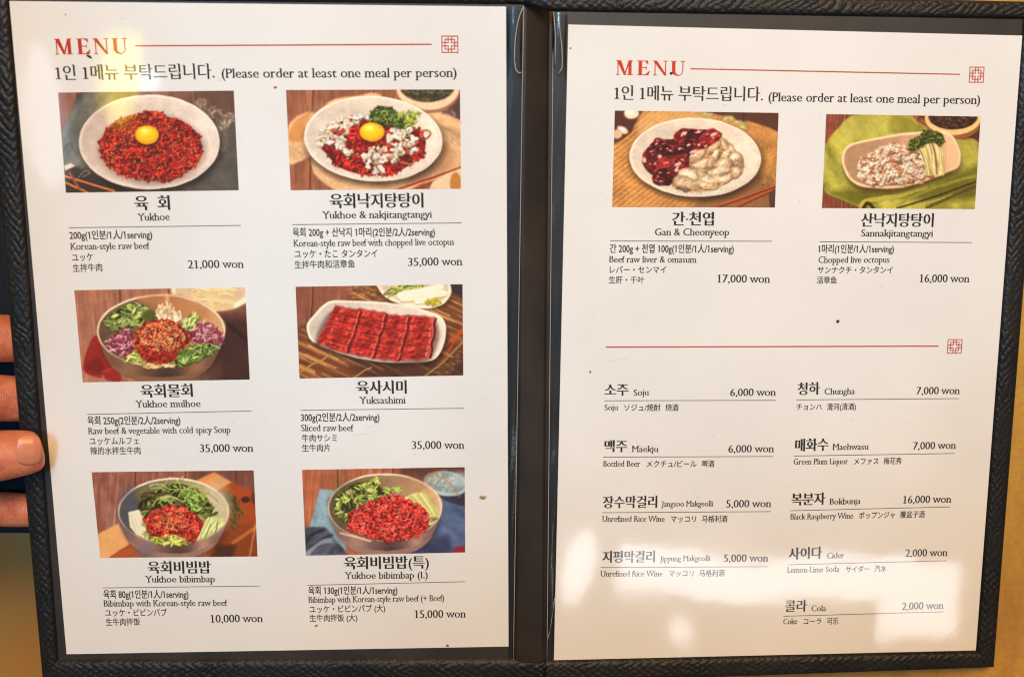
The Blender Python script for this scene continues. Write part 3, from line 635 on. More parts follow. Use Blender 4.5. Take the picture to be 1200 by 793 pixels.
def photo_g():
    c = Canvas(17); one = np.ones((c.h, c.w))
    c.blend(one, (186, 132, 72)); st = np.sin((c.X*.72+c.Y*.9)/5.2)
    c.mul(1+.13*st*np.clip(1.2-c.X/900, .2, 1)+.10*c.noise(90, 60, 40, 3)+.1*c.noise(7, 7, 0, 1))
    c.blend(c.spoly([(210, 150), (240, 90), (330, 50), (560, 50), (700, 90), (500, 200), (260, 220)], None, 20)*.5, (224, 178, 116))
    c.spoly([(700, 590), (900, 540), (1040, 470), (1160, 560), (1160, 720), (600, 720)], (128, 88, 58), 50, .7)
    c.poly([(40, 30), (250, 30), (200, 120), (170, 190), (110, 235), (40, 270)], (84, 46, 34), 8)
    c.poly([(580, 30), (1180, 30), (1180, 200), (1100, 160), (960, 115), (880, 110), (700, 62)], (88, 54, 42), 8); c.line(920, 40, 920, 120, 8, (50, 26, 22), .7)
    c.ell(170, 62, 50, 36, (226, 206, 176), 5); c.ell(160, 52, 30, 18, (246, 234, 212), 10); c.ell(112, 172, 40, 22, (222, 198, 164), 5, 25); c.ell(75, 200, 34, 30, (206, 176, 140), 6); c.ell(110, 166, 22, 10, (246, 234, 212), 6, 25)
    for x, y in ((660, 70), (690, 76), (800, 100), (840, 95), (900, 130), (920, 155), (880, 120)): c.ell(x, y, 26, 13, (168, 164, 104), 5, c.r.uniform(-50, 50)); c.ell(x-3, y-3, 12, 6, (214, 206, 150), 5)
    c.curve([(600, 60), (700, 80), (830, 85), (940, 160)], 5, (150, 140, 90))
    c.strands(c.spoly([(1040, 510), (1150, 480), (1150, 560), (1070, 560)], None, 8), 40, 50, 5, [(216, 168, 104), (160, 110, 60)])
    plate(c, 597, 357, 440, 264, (222, 208, 188), (240, 228, 208), 2)
    MA = [(112, 24, 26), (88, 14, 20), (134, 36, 34), (70, 10, 16)]
    pieces = [(500, 210, 60, 40, -30), (600, 205, 75, 42, 5), (700, 220, 70, 48, -15), (360, 265, 55, 40, 30), (560, 270, 70, 34, 10), (300, 335, 60, 52, -20), (400, 320, 70, 52, 15), (490, 310, 60, 48, -10), (640, 280, 50, 26, -20), (320, 420, 56, 48, 20), (420, 400, 80, 50, -5), (510, 390, 56, 52, 15), (390, 480, 80, 56, -20), (470, 440, 62, 46, 0), (360, 515, 50, 26, 0), (600, 320, 30, 18, 0)]
    m = c.spoly([(240, 370), (260, 320), (330, 240), (450, 230), (500, 165), (600, 170), (720, 175), (765, 230), (680, 290), (560, 340), (550, 430), (450, 500), (420, 545), (310, 515), (330, 490), (270, 440)], (76, 12, 18), 6)
    for x, y, rx, ry, a in pieces:
        k = c.r.uniform(.9, 1.15); q = []
        for t in range(7):
            th = 2*math.pi*t/7+c.r.uniform(-.25, .25); ux, uy = rx*k*math.cos(th), ry*k*math.sin(th); ar = math.radians(a); q.append((x+ux*math.cos(ar)-uy*math.sin(ar), y+ux*math.sin(ar)+uy*math.cos(ar)))
        c.poly([(px+4, py+8) for px, py in q], (40, 4, 10), 8, .8); col = np.array(MA[c.r.randint(4)]); mm = c.poly(q, col, 4)
        c.mul(1+.2*c.noise(40, 20, a, 2)*mm); c.curve(q[3:7], 5, (176, 70, 60), .7)
        for z in range(3): hx, hy = x+c.r.uniform(-.5, .5)*rx, y+c.r.uniform(-.6, .1)*ry; c.ell(hx, hy, c.r.uniform(6, 16), c.r.uniform(3, 6), (236, 190, 176), 4, c.r.uniform(-50, 50), .85)
    c.relief(c.spoly([(240, 370), (260, 320), (330, 240), (450, 230), (500, 165), (600, 170), (720, 175), (765, 230), (680, 290), (560, 340), (550, 430), (450, 500), (420, 545), (310, 515), (330, 490), (270, 440)], None, 8), 60, .45, 110)
    for h in ((255, 372, 14, 20), (520, 195, 22, 10), (720, 200, 26, 10), (480, 400, 26, 12), (470, 440, 16, 12), (360, 350, 14, 14), (580, 318, 26, 10)): c.ell(*h, (240, 204, 190), 5, -20, .8)
    m = c.spoly([(440, 545), (480, 460), (550, 430), (560, 360), (640, 310), (740, 250), (800, 235), (870, 310), (915, 350), (915, 460), (820, 520), (720, 570), (600, 585), (500, 580)], (176, 138, 100), 6)
    for x, y, rx, ry, a in [(790, 270, 50, 26, 60), (720, 290, 60, 22, -40), (840, 300, 44, 20, 70), (610, 345, 66, 28, -40), (735, 340, 20, 44, 20), (800, 340, 46, 20, -50), (870, 360, 46, 34, 10), (640, 400, 84, 34, -20), (700, 400, 50, 30, -70), (780, 400, 66, 40, -20), (880, 400, 40, 22, 20), (560, 470, 84, 44, 10), (750, 450, 80, 32, -15), (870, 455, 26, 42, 20), (640, 470, 60, 34, 60), (520, 520, 76, 44, 15), (700, 500, 76, 36, -5), (790, 500, 50, 26, -20), (600, 540, 66, 28, -15), (680, 545, 66, 24, 5)]:
        k = c.r.uniform(.92, 1.05); col = np.array([(206, 176, 140), (194, 160, 122), (218, 190, 156), (184, 152, 116)][c.r.randint(4)])
        c.ell(x+3, y+8, rx, ry, (96, 62, 40), 8, a, .75); c.ell(x, y, rx*k, ry*k, col*.86, 5, a); c.ell(x-4, y-5, rx*.75, ry*.66, col*1.06, 12, a); c.ell(x-8, y-8, rx*.35, ry*.2, (244, 228, 200), 7, a, .7)
    c.relief(m, 70, .22, 40); c.mul(1+.08*c.noise(12, 12, 0, 2)*m)
    c.seeds(c.spoly([(560, 580), (680, 530), (800, 510), (740, 560), (620, 592)], None, 6), 90, 8, [(236, 200, 140), (214, 170, 110)])
    c.strands(c.spoly([(470, 560), (550, 560), (550, 582), (480, 580)], None, 4), 14, 24, 6, [(90, 84, 60), (140, 120, 90)])
    for a in ((730, 690, 1140, 545), (860, 690, 1140, 565)): c.line(a[0], a[1]+6, a[2], a[3]+6, 14, (80, 30, 18), .8); c.line(*a, 13, (170, 62, 34)); c.line(a[0], a[1]-4, a[2], a[3]-4, 4, (222, 130, 80), .8)
    c.poly([(1090, 600), (1140, 560), (1140, 700), (1100, 700)], (90, 62, 50), 8)
    return c.done()

def photo_h():
    c = Canvas(18); one = np.ones((c.h, c.w))
    c.wood(one, (122, 66, 46), [(215, 190)], 95, .2)
    m = c.spoly([(60, 560), (55, 300), (90, 220), (160, 140), (260, 55), (480, 40), (640, 50), (720, 110), (860, 170), (1000, 220), (1080, 210), (1150, 250), (1150, 640), (1040, 720), (640, 720), (330, 690), (180, 630)], None, 8)
    c.cloth(m, (166, 160, 66), .2, 120, 60)
    c.blend(c.spoly([(260, 60), (600, 60), (520, 180), (300, 220), (150, 260)], None, 60)*.4, (196, 190, 96))
    c.blend(c.spoly([(530, 60), (640, 70), (740, 160), (600, 180), (500, 170)], None, 30)*.45, (112, 108, 36))
    c.spoly([(180, 560), (420, 560), (700, 560), (1000, 440), (1120, 400), (1120, 600), (900, 640), (500, 620), (320, 680), (120, 600)], (88, 84, 20), 50, .75)
    c.curve([(310, 680), (350, 640), (480, 620), (620, 590), (760, 540)], 30, (176, 166, 68), .8); c.curve([(560, 670), (760, 570), (980, 500), (1100, 470)], 22, (150, 144, 50), .7); c.curve([(330, 690), (360, 655), (400, 690)], 22, (60, 40, 16))
    c.curve([(560, 690), (820, 610), (1100, 510)], 12, (50, 40, 16), .85); c.curve([(650, 690), (850, 630), (940, 600)], 14, (190, 176, 80), .6); c.curve([(760, 690), (960, 600), (1100, 540)], 20, (84, 70, 20), .7)
    c.poly([(700, 50), (1160, 50), (1160, 260), (1090, 215), (960, 190), (830, 150)], (80, 44, 34), 12)
    c.ell(945, 110, 190, 112, (136, 88, 50), 8); c.ell(945, 72, 196, 116, (226, 186, 126), 5); c.ell(945, 62, 170, 90, (58, 34, 24), 6); mm = c.ell(945, 62, 160, 82, None, 5); c.strands(mm, 200, 24, 4, [(74, 46, 30), (104, 70, 44), (44, 26, 20), (130, 100, 60)])
    P = [(185, 370), (195, 310), (230, 265), (320, 235), (450, 210), (560, 190), (700, 175), (830, 168), (900, 175), (950, 210), (990, 290), (998, 350), (980, 410), (920, 440), (800, 490), (680, 530), (560, 555), (400, 555), (290, 535), (230, 490), (200, 430)]
    c.spoly([(x+8, y+28) for x, y in P], (66, 54, 14), 36, .8)
    c.spoly(P, (190, 142, 98), 5); c.spoly([(x, y-8) for x, y in P], (236, 206, 166), 5)
    m = c.spoly([(590+(x-590)*.965, 362+(y-362)*.93-5) for x, y in P], None, 8)
    g = np.clip((c.X-200)/780, 0, 1); c.a += (np.array((196, 154, 120))*(.86+.3*g**2+.03*c.noise(30, 30))[..., None]-c.a)*m[..., None]
    c.blend(c.ell(930, 310, 60, 110, None, 50, -15)*.6, (226, 190, 148))
    m = c.spoly([(300, 420), (320, 350), (420, 300), (520, 260), (620, 265), (720, 300), (780, 380), (780, 470), (680, 520), (540, 530), (400, 530), (320, 490)], (176, 120, 86), 8)
    c.lumps(m, 26, 26, [(190, 120, 86), (206, 140, 104)])
    c.lumps(m, 170, 27, [(234, 210, 184), (226, 192, 166), (240, 222, 198), (222, 178, 146), (230, 200, 176)])
    c.relief(m, 26, .28, 50)
    c.lumps(m, 10, 18, [(192, 124, 90)]); c.leaves(m, 16, 13, [(150, 166, 66), (116, 140, 50)])
    for k in range(46):
        x1 = c.r.uniform(760, 885); x0 = 690+(x1-760)*1.35+c.r.uniform(-30, 30); c.curve([(x0, c.r.uniform(190, 250)), ((x0+x1)/2+10, 330), (x1, c.r.uniform(440, 468))], c.r.uniform(3.5, 6), [(230, 220, 156), (206, 192, 116), (244, 238, 194), (166, 158, 80), (120, 100, 50)][k % 5], .9)
    mm = c.spoly([(636, 255), (670, 215), (720, 190), (745, 160), (810, 160), (870, 180), (884, 230), (850, 262), (800, 235), (740, 262), (690, 296), (650, 290)], None, 6)
    c.leaves(mm, 120, 15, [(78, 92, 28), (98, 112, 40), (54, 66, 18), (120, 130, 58)])
    return c.done()
# ------------------------------------------------------------------ lettering
# Glyphs come from Blender's built-in font; stems are re-weighted and given serifs to match the book face.
_fc = bpy.data.curves.new('font_source', 'FONT'); _fo = bpy.data.objects.new('font_source', _fc); col.objects.link(_fo)
_fc.resolution_u = 3
def _raw(s):
    _fc.body = s; bpy.context.view_layer.update()
    dg = bpy.context.evaluated_depsgraph_get(); e = _fo.evaluated_get(dg); me = e.to_mesh()
    V = np.array([v.co[:2] for v in me.vertices], float).reshape(-1, 2); F = [tuple(p.vertices) for p in me.polygons]
    e.to_mesh_clear(); return V, F
_GC = {}
WEIGHT = {'sans': (.000, .000), 'sansb': (.022, .014), 'serif': (.017, -.009), 'cjk': (.014, .010), 'hserif': (.036, -.002), 'hmed': (.019, -.006)}
def glyph(ch, style):
    k = (ch, style)
    if k in _GC: return _GC[k]
    if ch == ' ':
        a = _raw('nn')[0][:, 0].max(); b = _raw('n n')[0][:, 0].max(); _GC[k] = (np.zeros((0, 2)), [], b-a, []); return _GC[k]
    V, F = _raw(ch); V2, _ = _raw(ch+ch); adv = V2[:, 0].max()-V[:, 0].max()
    # weld, find outline edges with outward normals
    key = {}; remap = []; NV = []
    for p in V:
        q = (round(p[0], 5), round(p[1], 5))
        if q not in key: key[q] = len(NV); NV.append(p)
        remap.append(key[q])
    V = np.array(NV); F = [tuple(remap[i] for i in f) for f in F]; F = [f for f in F if len(set(f)) == len(f)]
    cnt = {}
    for f in F:
        A = sum(V[f[i]][0]*V[f[(i+1) % len(f)]][1]-V[f[(i+1) % len(f)]][0]*V[f[i]][1] for i in range(len(f)))
        g = f if A > 0 else f[::-1]
        for i in range(len(g)):
            e = (g[i], g[(i+1) % len(g)])
            if (e[1], e[0]) in cnt: del cnt[(e[1], e[0])]
            else: cnt[e] = 1
    N = np.zeros_like(V); ex, ey = WEIGHT.get(style, (0, 0)); outl = []
    K = np.zeros(len(V))
    for a, b in cnt:
        d = V[b]-V[a]; l = np.hypot(*d)
        if l < 1e-6: continue
        n = np.array((d[1], -d[0]))/l
        outl.append((V[a].copy(), V[b].copy(), n, l))
        for i in (a, b): N[i] += n*min(l, .05); K[i] += min(l, .05)
    for i in range(len(V)):
        if K[i] > 0:
            n = N[i]; l = np.hypot(*n)
            if l > 1e-6:
                n = n/l
                # mitre for square corners
                s = 1/max(.6, l/K[i]); V[i] = V[i]+np.array((n[0]*ex, n[1]*ey))*s
    extra = []
    if style == 'serif' and ch not in '().,&/-+·':
        th, s = .032, .085
        both = 'AXYVWKMNHIPRBDEFTUvwxyk'
        for a, b, n, l in outl:
            if abs(a[1]-b[1]) < .012 and .035 < l < .17:
                x0, x1 = sorted((a[0], b[0])); y = (a[1]+b[1])/2
                if n[1] < -.9:
                    if y > .1 or ch in 'sceCGSOo0235689': continue
                    if ch in 'ad' : extra.append([(x0, y), (x1+s, y), (x1+s*.8, y+th), (x0, y+th*1.5)]); continue
                    if ch == 'u' and x0 > .25: extra.append([(x0, y), (x1+s, y), (x1+s, y+th), (x0, y+th)]); continue
                    if ch in 'u7tj4' and ch != '4': continue
                    if ch == '1': s_ = .12
                    else: s_ = s
                    extra.append([(x0-s_, y-ey*0), (x1+s_, y), (x1+s_, y+th), (x1+.01, y+th*1.8), (x0-.01, y+th*1.8), (x0-s_, y+th)])
                elif n[1] > .9:
                    if y < .3 or ch in 'sceCGSOo023568974t': continue
                    if ch == '1': extra.append([(x0+.01, y), (x0-.13, y-.09), (x0-.13, y-.125), (x0+.01, y-.075)]); continue
                    if ch in both: extra.append([(x0-s, y-th), (x0-.01, y-th*1.6), (x1+.01, y-th*1.6), (x1+s, y-th), (x1+s, y), (x0-s, y)])
                    else: extra.append([(x0+.01, y+.01), (x0-s*1.1, y-.045), (x0-s*1.1, y-.065), (x0+.01, y-.05)])
            elif abs(a[0]-b[0]) < .012 and .03 < l < .12 and ch in 'EFLTZz' and abs(n[0]) > .9:
                y0, y1 = sorted((a[1], b[1])); x = a[0]; t = .022
                lo, hi = (y0-.045, y1) if y1 > .5 else (y0, y1+.06)
                if ch == 'E' and .2 < y0 < .5: lo, hi = y0-.035, y1+.035
                extra.append([(x-t, lo), (x+t*.3, lo), (x+t*.3, hi), (x-t, hi)])
        if ch == 'i' or ch == 'j': pass
    if style == 'sansb' and ch == '1':
        x0, y1 = V[:, 0].min(), V[:, 1].max(); extra.append([(x0+.02, y1), (x0-.10, y1-.10), (x0-.10, y1-.19), (x0+.02, y1-.10)]); adv = max(adv, .44)
    if style in ('hserif', 'hmed') and '가' <= ch <= '힣':
        for a, b, n, l in outl:
            if abs(a[1]-b[1]) < .012 and .04 < l < .11 and n[1] > .9:
                x0, x1 = sorted((a[0], b[0])); y = (a[1]+b[1])/2
                extra.append([(x0+.01, y+.012), (x0-.075, y+.012), (x0-.07, y-.008), (x0+.01, y-.075)])
    _GC[k] = (V, F, adv, extra); return _GC[k]
_REF = {}
def refs():
    _REF['cap'] = _raw('H')[0][:, 1].max()
    h = _raw('국')[0][:, 1]; _REF['han'] = (h.min(), h.max())
    h = _raw('生')[0][:, 1]; _REF['cjk'] = (h.min(), h.max())
def run_mesh(f, s, x0, y0, x1, y1, h, style, track=0.0):
    """vertices (page-local) of a line of print from x0,y0 to x1,y1 (picture points of its baseline), h high"""
    V, F, EV = [], [], []; pen = 0.0
    for ch in s:
        st = style
        if style in ('hserif', 'hmed') and not ('가' <= ch <= '힣'): st = 'serif'
        gv, gf, adv, ex = glyph(ch, st)
        if ch == '1' and st == 'serif': adv = max(adv, .42)
        o = len(V); V += [(p[0]+pen, p[1]) for p in gv]; F += [tuple(i+o for i in t) for t in gf]
        for e in ex: EV.append([(p[0]+pen, p[1]) for p in e])
        pen += adv+track
    V = np.array(V); xmin, xmax = V[:, 0].min(), V[:, 0].max()
    if style in ('hserif', 'hmed'): lo, hi = _REF['han']
    elif style == 'cjk': lo, hi = _REF['cjk']
    else: lo, hi = 0, _REF['cap']
    P0, P1 = on(f, x0, y0), on(f, x1, y1); up1 = on(f, (x0+x1)/2, (y0+y1)/2-h)-on(f, (x0+x1)/2, (y0+y1)/2)
    X = P1-P0; hy = up1.length; Y = Vector((-X.y, X.x, 0)).normalized()
    def tr(p, z): q = P0+X*((p[0]-xmin)/(xmax-xmin))+Y*((p[1]-lo)/(hi-lo)*hy); return (q.x, q.y, z)
    out = [tr(p, 8e-5) for p in V]; faces = [t for t in F]
    for i, e in enumerate(EV):
        o = len(out); out += [tr(p, 9.5e-5) for p in e]; faces.append(tuple(range(o, o+len(e))))
    # all faces looking up
    good = []
    for t in faces:
        a, b_, c = out[t[0]], out[t[1]], out[t[2]]
        A = sum(out[t[i]][0]*out[t[(i+1) % len(t)]][1]-out[t[(i+1) % len(t)]][0]*out[t[i]][1] for i in range(len(t)))
        good.append(t if A > 0 else t[::-1])
    return out, good
MENU_LETTERS = [(0, 'M'), (1.41, 'E'), (2.48, 'N'), (3.70, 'U')]
def rect(a, b, c, d): return [(a, b), (c, b), (c, d), (a, d)]
_ell = lambda cx, cy, rx, ry, t: (cx+rx*math.cos(t), cy+ry*math.sin(t))
MENU_SHAPES = {
    'M': [[(.05, 1), (.34, 1), (.69, .0), (.53, .0)], rect(.10, 0, .17, .96), rect(.01, 0, .26, .05), [(.54, .0), (.64, .0), (.94, 1), (.85, 1)], rect(.83, 0, 1.05, 1), rect(0, .95, .12, 1), rect(.86, .95, 1.13, 1), rect(.74, 0, 1.15, .05)],
    'E': [rect(.11, 0, .345, 1), rect(0, .95, .74, 1), rect(.02, 0, .80, .055), rect(.33, .485, .64, .54), [(.57, .51), (.665, .38), (.665, .64)], [(.54, .955), (.745, 1), (.77, .75), (.72, .75)], [(.54, .045), (.78, 0), (.88, .29), (.83, .29)]],
    'N': [[(.02, 1), (.28, 1), (.96, .0), (.78, .0)], rect(.12, 0, .19, .93), rect(.01, 0, .31, .05), rect(.83, .0, .90, 1), rect(.0, .95, .10, 1), rect(.69, .95, 1.01, 1)],
    'U': [rect(.08, .30, .31, 1), rect(-.01, .95, .39, 1), rect(.78, .32, .85, 1), rect(.65, .95, .97, 1)],
}
_bowl = []
for i in range(16):
    t0, t1 = math.pi+math.pi*i/16, math.pi+math.pi*(i+1)/16
    _bowl.append([_ell(.465, .32, .385, .335, t0), _ell(.465, .32, .385, .335, t1), _ell(.545, .32, .236, .265, t1), _ell(.545, .32, .236, .265, t0)])
MENU_SHAPES['U'] += _bowl
def shapes_mesh(f, polys, x0, y0, x1, y1, w, h, z=8e-5, step=4e-6):
    """polygons in a w x 1 box laid along the baseline x0,y0 - x1,y1, h picture points high"""
    P0, P1 = on(f, x0, y0), on(f, x1, y1); X = P1-P0; hy = (on(f, x0, y0-h)-P0).length; Y = Vector((-X.y, X.x, 0)).normalized()
    V, F = [], []
    for k, e in enumerate(polys):
        A = sum(e[i][0]*e[(i+1) % len(e)][1]-e[(i+1) % len(e)][0]*e[i][1] for i in range(len(e)))
        e = e if A > 0 else e[::-1]
        o = len(V)
        for p in e: q = P0+X*(p[0]/w)+Y*(p[1]*hy); V.append((q.x, q.y, z+(k % 9)*step))
        F.append(tuple(range(o, o+len(e))))
    return V, F
def stroke_quad(f, x0, y0, x1, y1, wpx, z=7e-5):
    a, b = on(f, x0, y0), on(f, x1, y1); n = Vector((-(b-a).y, (b-a).x, 0)).normalized()*(.00038*wpx/2)
    return [Vector((p.x, p.y, z)) for p in (a-n, b-n, b+n, a+n)], [(0, 1, 2, 3)]
# ------------------------------------------------------------------ table
T = 1.2; TX = (W_FROM_L @ on('L', 250, 400)).x
tv, tf = slab([Vector((TX, -T, 0)), Vector((T, -T, 0)), Vector((T, T, 0)), Vector((TX, T, 0))], -.03, 0)
S = 4.0
fv, ff = slab([Vector((-S, -S, 0)), Vector((S, -S, 0)), Vector((S, S, 0)), Vector((-S, S, 0))], -.17, -.12)
tag(obj('floor', fv, ff, M_FLOOR), 'dim brown surface below, out of focus at the lower left', kind='structure')
tag(obj('table', tv, tf, M_TABLE), 'golden brown laminate table top the menu leans on', 'table')

# ------------------------------------------------------------------ menu folder
folder = tag(empty('menu_folder', W_FROM_R), 'open black menu folder with woven leatherette border and dark spine', 'menu folder')
BAS = {'R': Matrix.Identity(4), 'L': W_FROM_R.inverted() @ W_FROM_L}
def weave(x, y):
    """height 0..1 of a diagonal basket weave, metres in"""
    a, b = .0046, .0033
    u = x/a+y/b; v = x/a-y/b
    iu, iv = np.floor(u), np.floor(v); fu, fv = u-iu, v-iv
    over = np.mod(iu-iv, 4) < 2
    pu = np.sin(np.pi*fu)**.6; pv = np.sin(np.pi*fv)**.6
    endu = np.sin(np.pi*np.clip((np.mod(v-iu, 4))/2, 0, 1)); 
    h = np.where(over, pu*(.62+.38*np.sin(np.pi*fv)), pv*(.62+.38*np.sin(np.pi*fu)))
    return h
rw = np.random.RandomState(5); _ng = rw.rand(64, 64)
def vnoise(x, y, s):
    u, v = x/s, y/s; iu, iv = np.floor(u).astype(int), np.floor(v).astype(int); fu, fv = u-iu, v-iv; fu = fu*fu*(3-2*fu); fv = fv*fv*(3-2*fv)
    G = lambda i, j: _ng[j % 64, i % 64]
    return (G(iu, iv)*(1-fu)+G(iu+1, iv)*fu)*(1-fv)+(G(iu, iv+1)*(1-fu)+G(iu+1, iv+1)*fu)*fv
def border(f, ia, ib, ob_, oa, amp=.00042, turn=False):
    """woven strip: inner edge ia-ib, outer edge oa-ob (picture points)"""
    A, B, C_, D = [np.array(on(f, *p)) for p in (ia, ib, ob_, oa)]
    L_ = max(np.linalg.norm(B-A), np.linalg.norm(C_-D)); w = (np.linalg.norm(D-A)+np.linalg.norm(C_-B))/2
    n, m = int(L_/.00036), max(8, int(w/.00030))
    s, t = np.meshgrid(np.linspace(0, 1, n+1), np.linspace(0, 1, m+1), indexing='ij')
    P = (A*(1-s)[..., None]+B*s[..., None])*(1-t)[..., None]+(D*(1-s)[..., None]+C_*s[..., None])*t[..., None]
    X, Y = P[..., 0], P[..., 1]
    wx, wy = X+.0034*(vnoise(X, Y, .008)-.5), Y+.0034*(vnoise(X+.5, Y, .008)-.5)
    h = weave(wy, wx) if turn else weave(wx, wy)
    prof = -.0006+.0016*(1-np.abs(2*t-1)**4)
    prof = np.where(t > .88, prof-.0030*((t-.88)/.12)**2, prof)
    fade = np.clip(np.minimum(t, 1-t)/.10, 0, 1)
    Z = prof+amp*h*fade*(.3+1.3*vnoise(X, Y, .012))+.00022*vnoise(X, Y, .0011)
    V = np.stack([X, Y, Z], -1).reshape(-1, 3); idx = np.arange((n+1)*(m+1)).reshape(n+1, m+1)
    q = np.stack([idx[:-1, :-1], idx[1:, :-1], idx[1:, 1:], idx[:-1, 1:]], -1).reshape(-1, 4)
    a = V[q[0]]; nz = np.cross(a[1]-a[0], a[3]-a[0])[2]
    if nz < 0: q = q[:, ::-1]
    me = bpy.data.meshes.new('woven_border'); me.from_pydata(V.tolist(), [], q.tolist()); me.materials.append(M_WOVEN)
    me.polygons.foreach_set('use_smooth', [True]*len(me.polygons)); me.update()
    o = bpy.data.objects.new('woven_border', me); col.objects.link(o); o.parent = folder; o.matrix_basis = BAS[f]
    return o
Ri = [(645.5, 13.5), (1199, 22.5), (1144.3, 763), (640, 773.5)]; Ro = [(646, -12), (1227, 2.5), (1165.5, 782), (640, 800.5)]
Li = [(10, -1), (613.5, 5.5), (601.5, 772), (68.5, 773)]; Lo = [(-26, -26), (613.5, -21), (601.5, 801), (49.5, 799)]
border('R', Ri[0], Ri[1], Ro[1], Ro[0]); border('R', Ri[1], Ri[2], Ro[2], Ro[1], turn=True); border('R', Ri[3], Ri[2], Ro[2], Ro[3])
border('L', Li[0], Li[1], Lo[1], Lo[0]); border('L', Li[3], Li[0], Lo[0], Lo[3], turn=True); border('L', Li[3], Li[2], Lo[2], Lo[3])
border('L', Li[1], (646, 13.5), (646.5, -12), Lo[1], .0004); border('L', Li[2], (640.5, 773.5), (640.5, 801), Lo[2], .0004)
# mitre seams and the fine stitched piping inside the border
def tube(f, pts, r, m, name, parent, z=.0, sides=6, basis=None, zs=None):
    P = [on(f, p[0], p[1], (zs[i] if zs else z)) for i, p in enumerate(pts)]; V, F = [], []
    for i, p in enumerate(P):
        d = (P[min(i+1, len(P)-1)]-P[max(i-1, 0)]).normalized(); a = d.cross(Vector((0, 0, 1))).normalized(); b_ = a.cross(d)
        for k in range(sides): t = 2*math.pi*k/sides; V.append(p+(a*math.cos(t)+b_*math.sin(t))*r)
    for i in range(len(P)-1):
        for k in range(sides): F.append((i*sides+k, i*sides+(k+1) % sides, (i+1)*sides+(k+1) % sides, (i+1)*sides+k))
    F.append(tuple(range(sides))[::-1]); F.append(tuple((len(P)-1)*sides+k for k in range(sides)))
    return obj(name, V, F, m, parent, basis=BAS[f] if basis is None else basis, smooth=True)
def corners(f, pts, z=0.0): return [on(f, p[0], p[1], z) for p in pts]
for f, inn, out_ in (('R', Ri, Ro), ('L', Li, Lo)):
    c = corners(f, [inn[3], inn[2], inn[1], inn[0]], -.0005); v, fc = slab(c, -.0012, -.0005); obj('lining', v, fc, M_LINING, folder, basis=BAS[f])
    c = corners(f, [out_[3], out_[2], out_[1], out_[0]], -.002); v, fc = slab(c, -.0040, -.0028); obj('cover_board', v, fc, M_BOARD, folder, basis=BAS[f])
# spine: a soft strip between the two covers, with a groove at each side
inv = W_FROM_R.inverted()
V, F = [], []; NS, NL = 24, 60
for i in range(NL+1):
    s = i/NL
    a = inv @ (W_FROM_L @ on('L', lerp(611.5, 599.5, s), lerp(3, 775, s), -.0008)); b_ = on('R', lerp(647.5, 642, s), lerp(11, 775, s), -.0008)
    for j in range(NS+1):
        t = j/NS; p = a.lerp(b_, t)
        z = .0009*math.sin(math.pi*t)**.7-.0011*math.exp(-((t-.06)/.035)**2)-.0016*math.exp(-((t-.90)/.035)**2)+.00012*math.sin(9*s+3*t)
        V.append((p.x, p.y, p.z+z))
for i in range(NL):
    for j in range(NS): k = i*(NS+1)+j; F.append((k, k+NS+1, k+NS+2, k+1))
sp = obj('spine', V, F, M_SPINE, folder, smooth=True)
# clear pocket film seen beside the sheets, its welted edge, and the gaping pocket mouth near the top
def film(f, xa, xb, bulge, name='pocket_film'):
    V, F = [], []; nl, ns = 120, 10
    for i in range(nl+1):
        v = lerp(8, 771, i/nl) if f == 'L' else lerp(15, 772, i/nl); a, b_ = xa(v), xb(v)
        for j in range(ns+1):
            t = j/ns; z = .00035+bulge(v)*math.sin(math.pi*t)**.8+.00025*math.sin(v*.05+t*4)*math.sin(math.pi*t)
            V.append(on(f, lerp(a, b_, t), v, z))
    for i in range(nl):
        for j in range(ns): k = i*(ns+1)+j; F.append((k, k+ns+1, k+ns+2, k+1))
    return obj(name, V, F, M_FILM, folder, basis=BAS[f], smooth=True)
gap = lambda v, c, w: math.exp(-((v-c)/w)**2)
film('L', lambda v: lerp(593.6, 596.6, v/760), lambda v: lerp(613, 601.5, v/770), lambda v: .0004+.0016*gap(v, 45, 38))
film('R', lambda v: lerp(647.5, 641, v/770), lambda v: lerp(665.5, 649.2, v/770), lambda v: .0004+.0018*gap(v, 45, 38)+.0008*gap(v, 700, 60))
Z = lambda n, z=.0009: [z]*n
tube('L', [(613.6-12*i/20, 7+765*i/20) for i in range(21)], .00015, M_EDGE, 'film_edge', folder, .0006)
tube('R', [(648.5-7.5*i/20, 14+758*i/20) for i in range(21)], .00015, M_EDGE, 'film_edge', folder, .0006)
tube('L', [(613, 9), (609, 18), (606, 30), (604, 44), (603, 58), (603, 72), (604.5, 82), (608, 86), (611, 85)], .00018, M_EDGE, 'film_edge', folder, .0022)
tube('R', [(649, 16), (650, 30), (651, 44), (650.5, 60), (650.5, 76)], .00018, M_EDGE, 'film_edge', folder, .0021)
tube('R', [(655, 20), (656.5, 40), (658.5, 55), (659, 70), (658.5, 80), (655, 86)], .00018, M_EDGE, 'film_edge', folder, .0021)
tube('R', [(650, 700), (648.5, 712), (646, 728), (643.5, 742), (641.5, 750)], .00016, M_EDGE, 'film_edge', folder, .0011)

